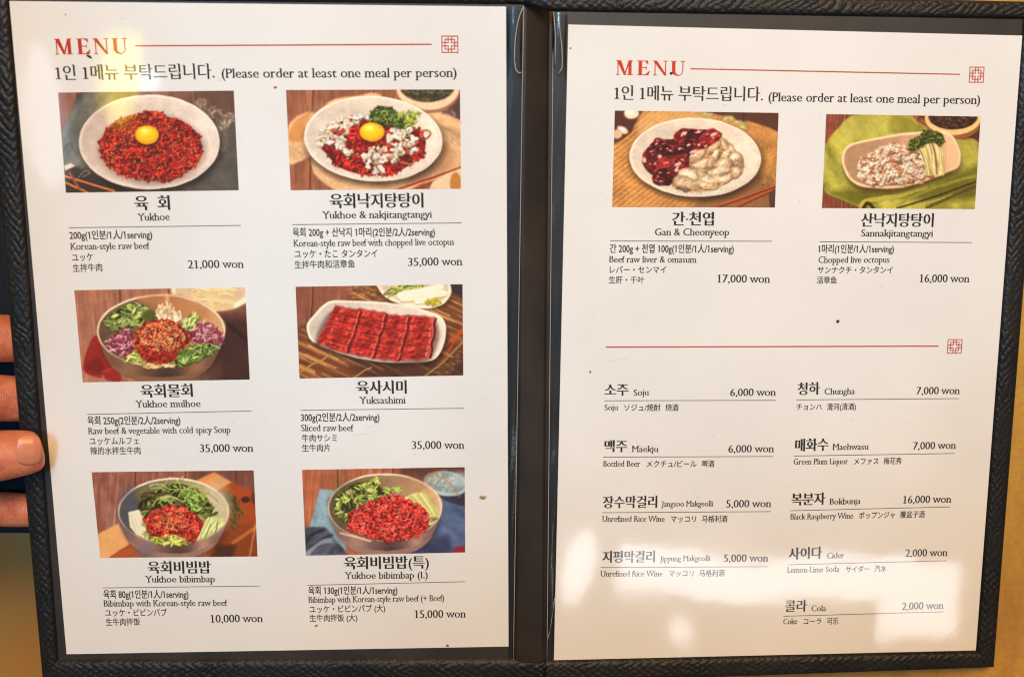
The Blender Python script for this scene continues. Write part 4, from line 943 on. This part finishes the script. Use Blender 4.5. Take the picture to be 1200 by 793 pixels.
# ------------------------------------------------------------------ the two printed sheets
PC = {'L': [(11, 1.5), (593, 8), (596, 757), (78, 766)], 'R': [(666, 29), (1198, 42), (1143.5, 761.5), (649, 773)]}
page = {'L': empty('menu_page', W_FROM_L), 'R': empty('menu_page', W_FROM_R)}
tag(page['L'], 'printed menu sheet with six dish photos in two columns, in the left pocket', 'menu page', 'menu sheets in the folder pockets')
tag(page['R'], 'printed menu sheet with two dish photos above a drinks price list', 'menu page', 'menu sheets in the folder pockets')
for f in 'LR':
    v, fc = slab([on(f, *p) for p in (PC[f][3], PC[f][2], PC[f][1], PC[f][0])], -.00022, 0.0)
    obj('paper', v, fc, M_PAPER, page[f])
refs()
INK = {'k': M_INK, 'g': M_INK2}
ENTRY = [None]
def text(f, name, s, x0, y0, x1, y1, h, style='serif', ink='k', track=0.0):
    v, fc = run_mesh(f, s, x0, y0, x1, y1, h, style, track); return obj(name, v, fc, INK[ink], ENTRY[0] or page[f])
def rule(f, x0, y0, x1, y1, w=.9, m=None, name='rule'):
    v, fc = stroke_quad(f, x0, y0, x1, y1, w); return obj(name, v, fc, m or M_RULE, ENTRY[0] or page[f])
def entry(f, name, label):
    e = bpy.data.objects.new(name, None); e.empty_display_size = .01; col.objects.link(e); e.parent = page[f]; e['label'] = label; ENTRY[0] = e; return e
def heading(f, x0, y0, x1, y1, h, m):
    polys = []
    for dx, ch in MENU_LETTERS: polys += [[(a+dx, b_) for a, b_ in p] for p in MENU_SHAPES[ch]]
    v, fc = shapes_mesh(f, polys, x0, y0, x1, y1, 4.65, h); return obj('heading', v, fc, m, page[f], 'red serif heading reading MENU')
def emblem(f, x0, y0, x1, y1, m, w=.062):
    P = []
    seg = [((0, 0), (1, 0)), ((1, 0), (1, 1)), ((1, 1), (0, 1)), ((0, 1), (0, 0)), ((.2, .2), (.8, .2)), ((.8, .2), (.8, .8)), ((.8, .8), (.2, .8)), ((.2, .8), (.2, .2))]
    for sx in (0, 1):
        for sy in (0, 1):
            q = lambda a, b_: (a if not sx else 1-a, b_ if not sy else 1-b_)
            seg += [(q(.4, 0), q(.4, .4)), (q(0, .4), q(.4, .4))]
    for (a, b_), (c, d) in seg:
        x_, X_ = sorted((a, c)); y_, Y_ = sorted((b_, d)); P.append(rect(x_-w/2, y_-w/2, X_+w/2, Y_+w/2))
    v, fc = shapes_mesh(f, P, x0, y1, x1, y1, 1.0, y1-y0, step=2e-6); return obj('emblem', v, fc, m, page[f], 'small red square lattice emblem')
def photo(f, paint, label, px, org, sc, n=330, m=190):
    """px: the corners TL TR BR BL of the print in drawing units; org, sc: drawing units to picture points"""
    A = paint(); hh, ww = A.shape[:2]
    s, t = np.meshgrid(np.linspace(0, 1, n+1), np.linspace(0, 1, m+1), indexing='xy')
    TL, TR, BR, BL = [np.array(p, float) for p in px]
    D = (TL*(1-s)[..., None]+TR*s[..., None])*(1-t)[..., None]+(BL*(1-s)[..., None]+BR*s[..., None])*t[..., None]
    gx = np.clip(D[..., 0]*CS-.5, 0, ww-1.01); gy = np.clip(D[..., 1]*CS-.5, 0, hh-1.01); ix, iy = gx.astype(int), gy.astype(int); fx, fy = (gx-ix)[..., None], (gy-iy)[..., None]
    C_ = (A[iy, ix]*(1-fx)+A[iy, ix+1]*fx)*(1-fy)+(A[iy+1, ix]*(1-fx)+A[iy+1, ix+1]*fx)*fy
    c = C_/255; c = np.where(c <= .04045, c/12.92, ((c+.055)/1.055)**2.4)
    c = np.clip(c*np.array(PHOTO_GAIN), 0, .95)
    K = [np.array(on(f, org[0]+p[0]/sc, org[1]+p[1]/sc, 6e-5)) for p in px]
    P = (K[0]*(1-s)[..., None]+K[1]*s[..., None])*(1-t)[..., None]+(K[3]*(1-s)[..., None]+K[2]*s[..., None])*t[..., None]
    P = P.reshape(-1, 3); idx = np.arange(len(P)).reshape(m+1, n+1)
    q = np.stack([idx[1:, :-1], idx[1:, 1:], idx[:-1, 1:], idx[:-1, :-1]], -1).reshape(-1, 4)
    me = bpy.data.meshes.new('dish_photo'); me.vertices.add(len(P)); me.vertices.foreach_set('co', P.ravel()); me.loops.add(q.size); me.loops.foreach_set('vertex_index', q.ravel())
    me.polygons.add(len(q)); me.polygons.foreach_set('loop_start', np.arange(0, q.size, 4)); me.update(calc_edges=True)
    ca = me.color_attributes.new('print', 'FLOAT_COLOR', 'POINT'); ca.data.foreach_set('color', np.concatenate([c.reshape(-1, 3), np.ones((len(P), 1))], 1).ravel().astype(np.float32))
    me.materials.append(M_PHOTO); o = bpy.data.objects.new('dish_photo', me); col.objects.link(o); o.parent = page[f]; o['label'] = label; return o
PH = []
PHOTO_GAIN = (1.10, 1.05, 1.0)

heading('L', 64.8, 64.2, 149.6, 63.3, 18.4, M_RED); heading('R', 721.7, 88, 802.3, 88.9, 17.2, M_RED2)
rule('L', 158.5, 54, 506, 52.2, 1.5, M_REDL); rule('R', 808.9, 80.8, 1125.2, 87.4, 1.4, M_REDL); rule('R', 709.9, 406.6, 1099.8, 405.4, 1.6, M_REDL)
emblem('L', 518, 42.6, 536.6, 61.7, M_REDL); emblem('R', 1135.8, 79, 1152.2, 96.6, M_REDL); emblem('R', 1110, 397.8, 1126.3, 413.7, M_REDL)
for f, a, b_ in (('L', (67.8, 94.6, 252, 92.8, 17.4), (260, 91.5, 535.2, 90.6, 11)), ('R', (721.7, 117.6, 894, 119.2, 16.6), (900.4, 118.8, 1148.3, 122.2, 10.4))):
    text(f, 'notice', '1인 1메뉴 부탁드립니다.', *a, 'hmed', 'g'); text(f, 'notice', '(Please order at least one meal per person)', *b_, 'serif', 'g')

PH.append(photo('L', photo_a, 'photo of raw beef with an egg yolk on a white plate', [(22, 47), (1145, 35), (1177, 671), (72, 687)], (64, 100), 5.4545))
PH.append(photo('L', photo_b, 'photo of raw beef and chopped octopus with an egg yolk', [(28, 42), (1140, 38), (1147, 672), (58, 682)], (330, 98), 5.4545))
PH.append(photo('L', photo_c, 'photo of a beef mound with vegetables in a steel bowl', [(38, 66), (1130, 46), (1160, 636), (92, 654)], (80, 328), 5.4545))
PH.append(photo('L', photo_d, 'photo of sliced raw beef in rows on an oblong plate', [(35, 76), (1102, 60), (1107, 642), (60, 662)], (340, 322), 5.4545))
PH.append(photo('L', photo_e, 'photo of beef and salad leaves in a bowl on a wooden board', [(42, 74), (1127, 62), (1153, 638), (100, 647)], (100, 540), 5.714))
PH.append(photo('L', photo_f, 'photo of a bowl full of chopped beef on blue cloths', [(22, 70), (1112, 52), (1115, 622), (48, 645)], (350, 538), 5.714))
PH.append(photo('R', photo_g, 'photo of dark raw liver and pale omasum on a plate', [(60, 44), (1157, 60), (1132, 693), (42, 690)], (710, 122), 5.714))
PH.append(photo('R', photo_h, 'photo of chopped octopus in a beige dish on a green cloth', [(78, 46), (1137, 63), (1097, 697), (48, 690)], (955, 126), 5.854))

# the dishes: name, romanised name, rule, portion, description, Japanese, Chinese, price
def dish(f, nm, rom, rl, por, des, jp, cn, pr):
    e = entry(f, 'dish_entry', 'entry for '+rom[0]+' at '+pr[0]); PH.pop(0).parent = e
    text(f, 'dish_name', *nm, 'hserif'); text(f, 'romanised_name', *rom, 'serif'); rule(f, *rl)
    text(f, 'portion_line', *por, 'sansb'); text(f, 'description_line', *des, 'serif', 'g')
    text(f, 'japanese_line', *jp, 'cjk', 'g'); text(f, 'chinese_line', *cn, 'cjk', 'g'); text(f, 'price', *pr, 'serif')
dish('L', ('육  회', 158, 246.6, 199.8, 246.1, 16.4), ('Yukhoe', 162, 258.8, 199.2, 258.1, 8.6), (80.8, 266.9, 282.2, 264.2), ('200g(1인분/1人/1serving)', 81.7, 280, 178.6, 279, 8),
     ('Korean-style raw beef', 83.3, 292.7, 175.6, 291.7, 8), ('ユッケ', 84.8, 306.2, 109.6, 305.3, 9.3), ('生拌牛肉', 85.7, 318.4, 120.2, 317.5, 9), ('21,000 won', 220.4, 314.5, 285.2, 313.8, 9.6))
dish('L', ('육회낙지탕탕이', 386.3, 244.2, 496.5, 243.3, 16.5), ('Yukhoe & nakjitangtangyi', 378.1, 256.3, 505.9, 255.1, 8.6), (342.4, 263.3, 541, 261.2), ('육회 200g + 산낙지 1마리(2인분/2人/2serving)', 343, 276.6, 509.8, 276, 8),
     ('Korean-style raw beef with chopped live octopus', 344.5, 289, 532.2, 287.2, 8), ('ユッケ・たこ タンタンイ', 345.4, 302, 442.3, 301.3, 9.3), ('生拌牛肉和活章鱼', 345.4, 314.5, 416, 313.3, 9), ('35,000 won', 478.3, 311.7, 541.3, 310.8, 9.6))
dish('L', ('육회물회', 164.8, 465.9, 226.4, 464.8, 14.8), ('Yukhoe mulhoe', 159.5, 477.3, 235.2, 476.5, 8.4), (101.6, 485.3, 294.7, 481.3), ('육회 250g(2인분/2人/2serving)', 102.7, 496.8, 211.7, 496.3, 7.8),
     ('Raw beef & vegetable with cold spicy Soup', 104, 508.5, 270.1, 506.9, 7.8), ('ユッケムルフェ', 105.3, 520.8, 163.2, 520.2, 8.8), ('辣的水拌生牛肉', 106.1, 532.2, 165, 531.6, 8.6), ('35,000 won', 234.4, 529.6, 296.3, 529, 9.4))
dish('L', ('육사시미', 417.6, 461.6, 476.8, 461, 15), ('Yuksashimi', 421.6, 473, 474.9, 472.5, 8.4), (352.5, 480.5, 543.5, 478.1), ('300g(2인분/2人/2serving)', 352.8, 493, 444.8, 492.5, 7.8),
     ('Sliced raw beef', 353, 505, 414.4, 504.8, 7.8), ('牛肉サシミ', 353.9, 517.3, 395, 516.8, 8.6), ('生牛肉片', 354.1, 528.8, 387.2, 528.5, 8.6), ('35,000 won', 482.7, 525.9, 543.5, 525.6, 9.4))
dish('L', ('육회비빔밥', 173.1, 671.7, 247.5, 671.5, 14), ('Yukhoe bibimbap', 170.7, 682.1, 252, 681.6, 8), (120.5, 688.3, 304.5, 686.1), ('육회 80g(1인분/1人/1serving)', 121.3, 699.9, 221, 699.7, 7.6),
     ('Bibimbap with Korean-style raw beef', 121.9, 710.1, 266.7, 709.3, 7.4), ('ユッケ・ビビンバブ', 123.5, 721.5, 196, 721, 8.4), ('生牛肉拌饭', 124.3, 732.3, 164.5, 731.7, 8.2), ('10,000 won', 248.5, 729, 307.5, 728.3, 9.2))
dish('L', ('육회비빔밥(특)', 402.9, 666.7, 502.7, 665.6, 14.2), ('Yukhoe bibimbap (L)', 404.5, 677.9, 501.3, 677, 8), (360.3, 685.3, 545, 681), ('육회 130g(1인분/1人/1serving)', 361.3, 695.5, 465.9, 694.9, 7.5),
     ('Bibimbap with Korean-style raw beef (+ Beef)', 361.9, 705.9, 520.5, 703.7, 7.4), ('ユッケ・ビビンパブ (大)', 362.7, 717.5, 451.5, 716, 8.4), ('生牛肉拌饭 (大)', 362.9, 727.9, 418.9, 727, 8.2), ('15,000 won', 487.5, 723.7, 545.3, 722.9, 9.2))
dish('R', ('간·천엽', 787.1, 264.5, 836.5, 264.5, 15.4), ('Gan & Cheonyeop', 767.4, 276, 854.3, 276, 8.4), (714.7, 282.4, 904.5, 282.7), ('간 200g + 천엽 100g(1인분/1人/1serving)', 714.4, 295.4, 859.8, 295.7, 7.9),
     ('Beef raw liver & omasum', 714.1, 307.5, 815.6, 307.8, 7.6), ('レバー・センマイ', 714.4, 320, 780.7, 320, 8.4), ('生肝・千叶', 713.2, 331.8, 755, 331.8, 8.2), ('17,000 won', 841.9, 331.1, 901.6, 331.3, 9.4))
dish('R', ('산낙지탕탕이', 1008.4, 266, 1093.8, 266, 15.4), ('Sannakjitangtangyi', 1009, 277.2, 1092.9, 277.4, 8.2), (960.6, 283.3, 1138.9, 284.2), ('1마리(1인분/1人/1serving)', 959.6, 295.7, 1047.4, 295.7, 7.7),
     ('Chopped live octopus', 959, 308.1, 1042.3, 307.8, 7.6), ('サンナクチ・タンタンイ', 958.1, 320.2, 1045.9, 320.2, 8.2), ('活章鱼', 956.9, 332, 980.5, 332, 8.2), ('16,000 won', 1078.9, 330.8, 1135.2, 330.8, 9.4))
# the drinks: name, romanised name, price, rule, small lines
def drink(nm, rom, pr, rl, small):
    entry('R', 'drink_entry', 'entry for '+rom[0]+' at '+pr[0])
    text('R', 'drink_name', *nm, 'hserif'); text('R', 'romanised_name', *rom, 'serif', 'g'); text('R', 'price', *pr, 'serif', 'g'); rule('R', *rl)
    for s in small: text('R', 'description_line', *s, 'cjk' if ord(s[0][0]) > 0x3000 else 'serif', 'g')
drink(('소주', 708.3, 463.8, 736.8, 463.3, 13.4), ('Soju', 742.5, 463.5, 760, 462.8, 7.2), ('6,000 won', 855.5, 464, 908.5, 463.5, 8.8), (708.3, 469.3, 908.8, 468.8),
      [('Soju', 708.3, 480.5, 723.8, 480.3, 6.8), ('ソジュ/焼酎', 731.3, 481.3, 774, 481, 8), ('烧酒', 779.5, 481, 795, 481, 8)])
drink(('맥주', 708, 529.5, 735.3, 529.5, 13.4), ('Maekju', 740.8, 529.3, 771, 529.3, 7.2), ('6,000 won', 853.3, 530, 906.3, 529.5, 8.8), (707, 535.3, 905.5, 534.5),
      [('Bottled Beer', 707, 546.5, 750.3, 546.3, 6.9), ('メクチュ/ビール', 757.5, 547, 816.3, 547, 7.9), ('啤酒', 822.3, 546.8, 837, 546.8, 7.9)])
drink(('장수막걸리', 706, 595.3, 770, 594.6, 13.6), ('Jangsoo Makgeolli', 775, 593.3, 835.3, 592.8, 6.6), ('5,000 won', 850.8, 594.3, 903, 593.8, 8.8), (706, 600.3, 903.5, 599),
      [('Unrefined Rice Wine', 706, 611, 778.8, 610.8, 6.9), ('マッコリ', 786, 611.4, 815.5, 611.3, 7.6), ('马格利酒', 822.3, 611.3, 852.3, 611.2, 7.9)])
drink(('지평막걸리', 705.5, 659, 767.3, 658.5, 13.2), ('Jipyung Makgeolli', 773.3, 657.3, 831.8, 656.5, 6.4), ('5,000 won', 848, 658, 899.5, 657.5, 8.8), (703.8, 664.5, 900, 663.5),
      [('Unrefined Rice Wine', 704, 675, 776.3, 674.8, 6.8), ('マッコリ', 783.8, 675, 812.5, 674.9, 7.4), ('马格利酒', 819.3, 674.8, 849, 674.6, 7.7)])
drink(('청하', 934.3, 463, 960.8, 462, 14), ('Chungha', 966, 462, 1001.8, 461.5, 7.3), ('7,000 won', 1073.8, 462, 1124, 461.5, 8.8), (933, 468.3, 1123.8, 466.8),
      [('チョンハ', 933.3, 480.3, 963, 480, 7.8), ('清河(清酒)', 968.8, 480.3, 1003, 479.8, 8)])
drink(('매화수', 931.5, 528.8, 971, 527.7, 14), ('Maehwasu', 976, 527, 1017.3, 526.3, 7.3), ('7,000 won', 1069.8, 526.5, 1119.5, 525.5, 8.8), (930, 534, 1119, 531),
      [('Green Plum Liquor', 929.8, 544, 993.8, 543.4, 6.8), ('メファス', 1000.5, 544, 1029.5, 543.6, 7.6), ('梅花秀', 1035.3, 543.5, 1056.5, 543.2, 7.8)])
drink(('복분자', 927.3, 592.3, 967, 591, 13.8), ('Bokbunja', 972.3, 590.8, 1008.5, 590, 7.2), ('16,000 won', 1059.5, 589.5, 1114, 588.5, 8.8), (926.3, 598, 1113.8, 593.5),
      [('Black Raspberry Wine', 926.3, 608.3, 999.8, 607.2, 6.8), ('ポップンジャ', 1006.3, 607.3, 1048.5, 606.4, 7.6), ('覆盆子酒', 1054.5, 606.4, 1083.5, 605.8, 7.8)])
drink(('사이다', 923.8, 655.5, 963.3, 654, 13.4), ('Cider', 969, 654, 989.3, 653.5, 7.1), ('2,000 won', 1060.8, 652, 1109.5, 651, 8.8), (922.8, 661.3, 1109.5, 656.5),
      [('Lemon-Lime Soda', 922.8, 670.8, 983.5, 669.6, 6.8), ('サイダー', 990.8, 670.2, 1018.8, 669.6, 7.4), ('汽水', 1024.5, 669.7, 1038.8, 669.3, 7.7)])
drink(('콜라', 919.8, 716.8, 945.5, 716, 13.4), ('Cola', 950.8, 715.8, 968, 715.4, 7), ('2,000 won', 1056.8, 714.3, 1105, 713, 8.8), (918, 721.5, 1106, 716.3),
      [('Coke', 917.8, 731, 934.3, 730.5, 6.6), ('コーラ', 941.5, 731, 962.3, 730.6, 7.2), ('可乐', 968.8, 730.9, 982.5, 730.6, 7.7)])
ENTRY[0] = None
bpy.data.objects.remove(_fo)
# ------------------------------------------------------------------ the hand holding the folder
person = tag(empty('person', W_FROM_L), 'hand gripping the menu edge, thumb on the woven border, navy clothes behind', 'person')
def skinned(name, nodes, links, m, parent, root):
    """nodes: (picture u, v, height z above the page plane, radius x, radius y) in metres"""
    me = bpy.data.meshes.new(name); V = [on('L', n[0], n[1], n[2]) for n in nodes]
    me.from_pydata([tuple(v) for v in V], links, []); o = bpy.data.objects.new(name, me); col.objects.link(o); o.parent = parent
    md = o.modifiers.new('skin', 'SKIN'); md.use_smooth_shade = True; md.branch_smoothing = .6
    sv = me.skin_vertices[0].data if me.skin_vertices else None
    if sv is None:
        bm = bmesh.new(); bm.from_mesh(me); bm.verts.layers.skin.verify(); bm.to_mesh(me); bm.free(); sv = me.skin_vertices[0].data
    for i, n in enumerate(nodes): sv[i].radius = (n[3], n[4]); sv[i].use_root = (i == root)
    s2 = o.modifiers.new('subd', 'SUBSURF'); s2.levels = 3; s2.render_levels = 3
    me.materials.append(m); return o
N = [(-330, 520, -.030, .026, .030),      # 0 wrist
     (-230, 500, -.026, .030, .024),      # 1 palm
     (-150, 545, -.004, .016, .016),      # 2 thumb root
     (-70, 545, .0135, .0130, .0120),      # 3 thumb knuckle
     (-25, 537, .0135, .0124, .0108),
     (0, 533.5, .0120, .0124, .0100),
     (26, 530.5, .0102, .0112, .0090),
     (42, 528.5, .0088, .0102, .0078),
     (51, 526, .0078, .0072, .0054)]     # tip
E_ = [(0, 1), (1, 2), (2, 3), (3, 4), (4, 5), (5, 6), (6, 7), (7, 8)]
for k, (v0, vt, r, zz) in enumerate(((420, 397, .0120, -.0155), (470, 467, .0118, -.0152), (525, 531, .0108, -.0150), (588, 597, .0088, -.0120))):
    o = len(N)
    N += [(-150, v0, -.034, r*1.1, r*1.1), (-78, (v0+vt)/2, -.030, r*1.08, r*1.08), (-25, vt-2, -.020-.002*(k != 3), r*1.02, r), (20, vt, zz, r, r*.95), (62, vt+2, zz+.001, r*.86, r*.8), (84, vt+3, zz+.002, r*.6, r*.55)]
    E_ += [(1, o)]+[(o+i, o+i+1) for i in range(5)]
skinned('body', N, E_, M_SKIN, person, 0)
# thumbnail: a curved plate following the back of the thumb
NAIL_R = lambda u: float(np.interp(u, [0, 26, 40, 52], [.0122, .0112, .0104, .0090])); NAIL_Z = lambda u: float(np.interp(u, [0, 26, 40, 48, 54], [.0125, .0108, .0094, .0080, .0062])); NAIL_V = lambda u: float(np.interp(u, [0, 50], [533.5, 527]))
V, F = [], []; nu, nv = 16, 14
for i in range(nu+1):
    s = i/nu*2-1
    for j in range(nv+1):
        t = j/nv*2-1
        a_, b_ = s*math.sqrt(1-t*t*.42), t*math.sqrt(1-s*s*.36)      # rounded square outline
        u = 34+a_*15.5; v = 527+b_*18.5
        r_ = NAIL_R(u); z = NAIL_Z(u)+math.sqrt(max(r_*r_*.9-((v-NAIL_V(u))*.00038)**2, 0))*.79
        V.append(on('L', u, v, z))
for i in range(nu):
    for j in range(nv): k = i*(nv+1)+j; F.append((k, k+1, k+nv+2, k+nv+1))
nail = obj('fingernail', V, F, M_NAIL, person, smooth=True)
so = nail.modifiers.new('thick', 'SOLIDIFY'); so.thickness = .0004; so.offset = -1
# navy clothing below and behind the hand
o_, d_ = ray(0, 0)
def on_level(u, v, z): o, d = ray(u, v); t = (z-o.z)/d.z; return o+d*t
V, F = [], []; nx, ny = 40, 60
iv = W_FROM_L.inverted()
for i in range(nx+1):
    for j in range(ny+1):
        s, t = i/nx, j/ny; u = lerp(-420, 75, s); v = lerp(-120, 628, t)
        edge = min(1, (1-t)*14)*min(1, (1-s)*10+.05)
        z = .002+.020*edge*(.75+.25*math.sin(9*s+4*t+2*math.sin(5*t)))
        V.append(iv @ on_level(u, v-4*math.sin(s*9), z))
for i in range(nx):
    for j in range(ny): k = i*(ny+1)+j; F.append((k, k+ny+1, k+ny+2, k+1))
obj('clothing', V, F, M_NAVY, person, 'dark navy cloth of the clothes behind the hand', smooth=True)
# ------------------------------------------------------------------ crumbs and specks lying on the pocket film
def crumb_mat(name, c):
    m, nt, b = nmat(name); tc = node(nt, 'ShaderNodeTexCoord'); n = node(nt, 'ShaderNodeTexNoise', Scale=1500.0, Detail=3.0); cr = node(nt, 'ShaderNodeValToRGB')
    cr.color_ramp.elements[0].color = lin([x*.6 for x in c]); cr.color_ramp.elements[1].color = lin(c); nt.links.new(tc.outputs['Object'], n.inputs['Vector']); nt.links.new(n.outputs['Fac'], cr.inputs[0]); nt.links.new(cr.outputs[0], b.inputs['Base Color']); b.inputs['Roughness'].default_value = .8; return m
CM = {'grey': crumb_mat('grey_speck', (196, 186, 164)), 'dark': crumb_mat('dark_crumb', (66, 56, 40)), 'tan': crumb_mat('tan_crumb', (196, 160, 106)), 'orange': crumb_mat('orange_crumb', (214, 130, 40)), 'red': crumb_mat('red_crumb', (190, 50, 60)), 'black': crumb_mat('black_flake', (44, 30, 30))}
rc = random.Random(3)
def blob(f, u, v, su, sv, ang, m, flat=.5, parent=None, name='crumb'):
    bm = bmesh.new(); bmesh.ops.create_icosphere(bm, subdivisions=2, radius=1); k = .00038
    for q in bm.verts: q.co *= rc.uniform(.75, 1.15)
    bm.transform(Matrix.Rotation(-math.radians(ang), 4, 'Z') @ Matrix.Diagonal((su*k/2, sv*k/2, min(su, sv)*k/2*flat, 1)))
    me = bpy.data.meshes.new(name); bm.to_mesh(me); bm.free(); me.materials.append(m)
    o = bpy.data.objects.new(name, me); col.objects.link(o); p = on(f, u, v, .00012+min(su, sv)*k/2*flat*.7); o.matrix_world = FR[f][1] @ Matrix.Translation(p); return o
for f, u, v, su, sv, a, c, lab in (
    ('L', 104.6, 66.6, 6.5, 2.6, 32, 'black', 'dark flake just under the letter E of the left heading'),
    ('R', 786.6, 86.0, 4.2, 2.6, 20, 'black', 'dark flake on the foot of the letter U of the right heading'),
    ('L', 322.6, 102.4, 4, 2.6, -10, 'orange', 'tan speck above the photo of beef with octopus'),
    ('L', 566, 582.6, 9.5, 4.6, 4, 'tan', 'tan sesame-like crumb beside the photo of the blue cloths'),
    ('L', 370.5, 732.6, 4.4, 2.8, -40, 'orange', 'orange crumb beneath the lowest line of the large bibimbap entry'),
    ('L', 524.4, 756.0, 4, 3, 0, 'red', 'red speck on the bottom edge of the sheet with six photos'),
    ('R', 982, 376.4, 4, 4.2, 10, 'dark', 'dark green crumb in the gap between octopus price and red rule'),
    ('R', 691.7, 435.6, 2.6, 3, 0, 'orange', 'orange speck left of and above the first drink name'),
    ('R', 668.5, 56.5, 3, 2, 0, 'grey', 'grey-green speck by the top left corner of the drinks sheet'),
    ('L', 76.5, 17.4, 1.8, 2, 0, 'grey', 'olive speck near the top left corner above the left heading')):
    tag(blob(f, u, v, su, sv, a, CM[c]), lab, 'crumb', 'crumbs and specks on the menu')
# dust too fine to count: one object
V, F = [], []
def grain(f, u, v, r):
    p = FR[f][1] @ on(f, u, v, .00016); X = FR[f][1].to_3x3() @ Vector((1, 0, 0)); Y = FR[f][1].to_3x3() @ Vector((0, 1, 0)); Z_ = FR[f][1].to_3x3() @ Vector((0, 0, 1)); o = len(V); n = 6
    for k in range(n): t = 2*math.pi*k/n; V.append(p+(X*math.cos(t)+Y*math.sin(t)*rc.uniform(.5, 1))*r*rc.uniform(.6, 1.2))
    V.append(p+Z_*r*.5)
    for k in range(n): F.append((o+k, o+(k+1) % n, o+n))
for i in range(150):
    f = 'L' if i % 2 else 'R'
    u, v = (rc.uniform(85, 588), rc.uniform(12, 752)) if f == 'L' else (rc.uniform(672, 1138), rc.uniform(48, 755))
    grain(f, u, v, rc.uniform(.00008, .00022))
for i in range(70):
    f = 'L' if i % 2 else 'R'; u, v = rc.uniform(608, 640) if 0 else rc.uniform(614, 640), rc.uniform(20, 765); grain('R', u, v, rc.uniform(.00006, .00016))
tag(obj('dust', V, F, CM['dark']), 'fine dark dust specks scattered over both pockets', 'dust', kind='stuff')
# fine scratches in the film
def scratch(f, pts, r=.00005): 
    P = [FR[f][1] @ on(f, p[0], p[1], .00014) for p in pts]; o = len(SV)
    n = FR[f][1].to_3x3() @ Vector((0, 0, 1))
    for i, p in enumerate(P):
        d = (P[min(i+1, len(P)-1)]-P[max(i-1, 0)]).normalized(); a = d.cross(n)*r; SV.append(p-a); SV.append(p+a)
    for i in range(len(P)-1): k = o+2*i; SF.append((k, k+1, k+3, k+2))
SV, SF = [], []
for f, pts in (('L', [(455, 484), (452, 494), (444, 503), (430, 508), (414, 510)]), ('L', [(448, 485), (447, 492), (441, 498), (428, 502)]), ('R', [(684, 542), (690, 546), (700, 550)]), ('R', [(892, 494), (896, 492), (903, 491)]), ('R', [(712, 423), (720, 422), (735, 420)]), ('L', [(470, 60), (474, 64), (476, 70)]), ('R', [(745, 515), (750, 522), (756, 524)]), ('R', [(812, 575), (816, 581), (820, 583)])): scratch(f, pts)
M_SCR, nt, b = nmat('scratch'); b.inputs['Base Color'].default_value = lin((206, 200, 192)); b.inputs['Roughness'].default_value = .3
tag(obj('film_scratches', SV, SF, M_SCR), 'faint hairline scratches on the clear pocket film', 'scratches', kind='stuff')
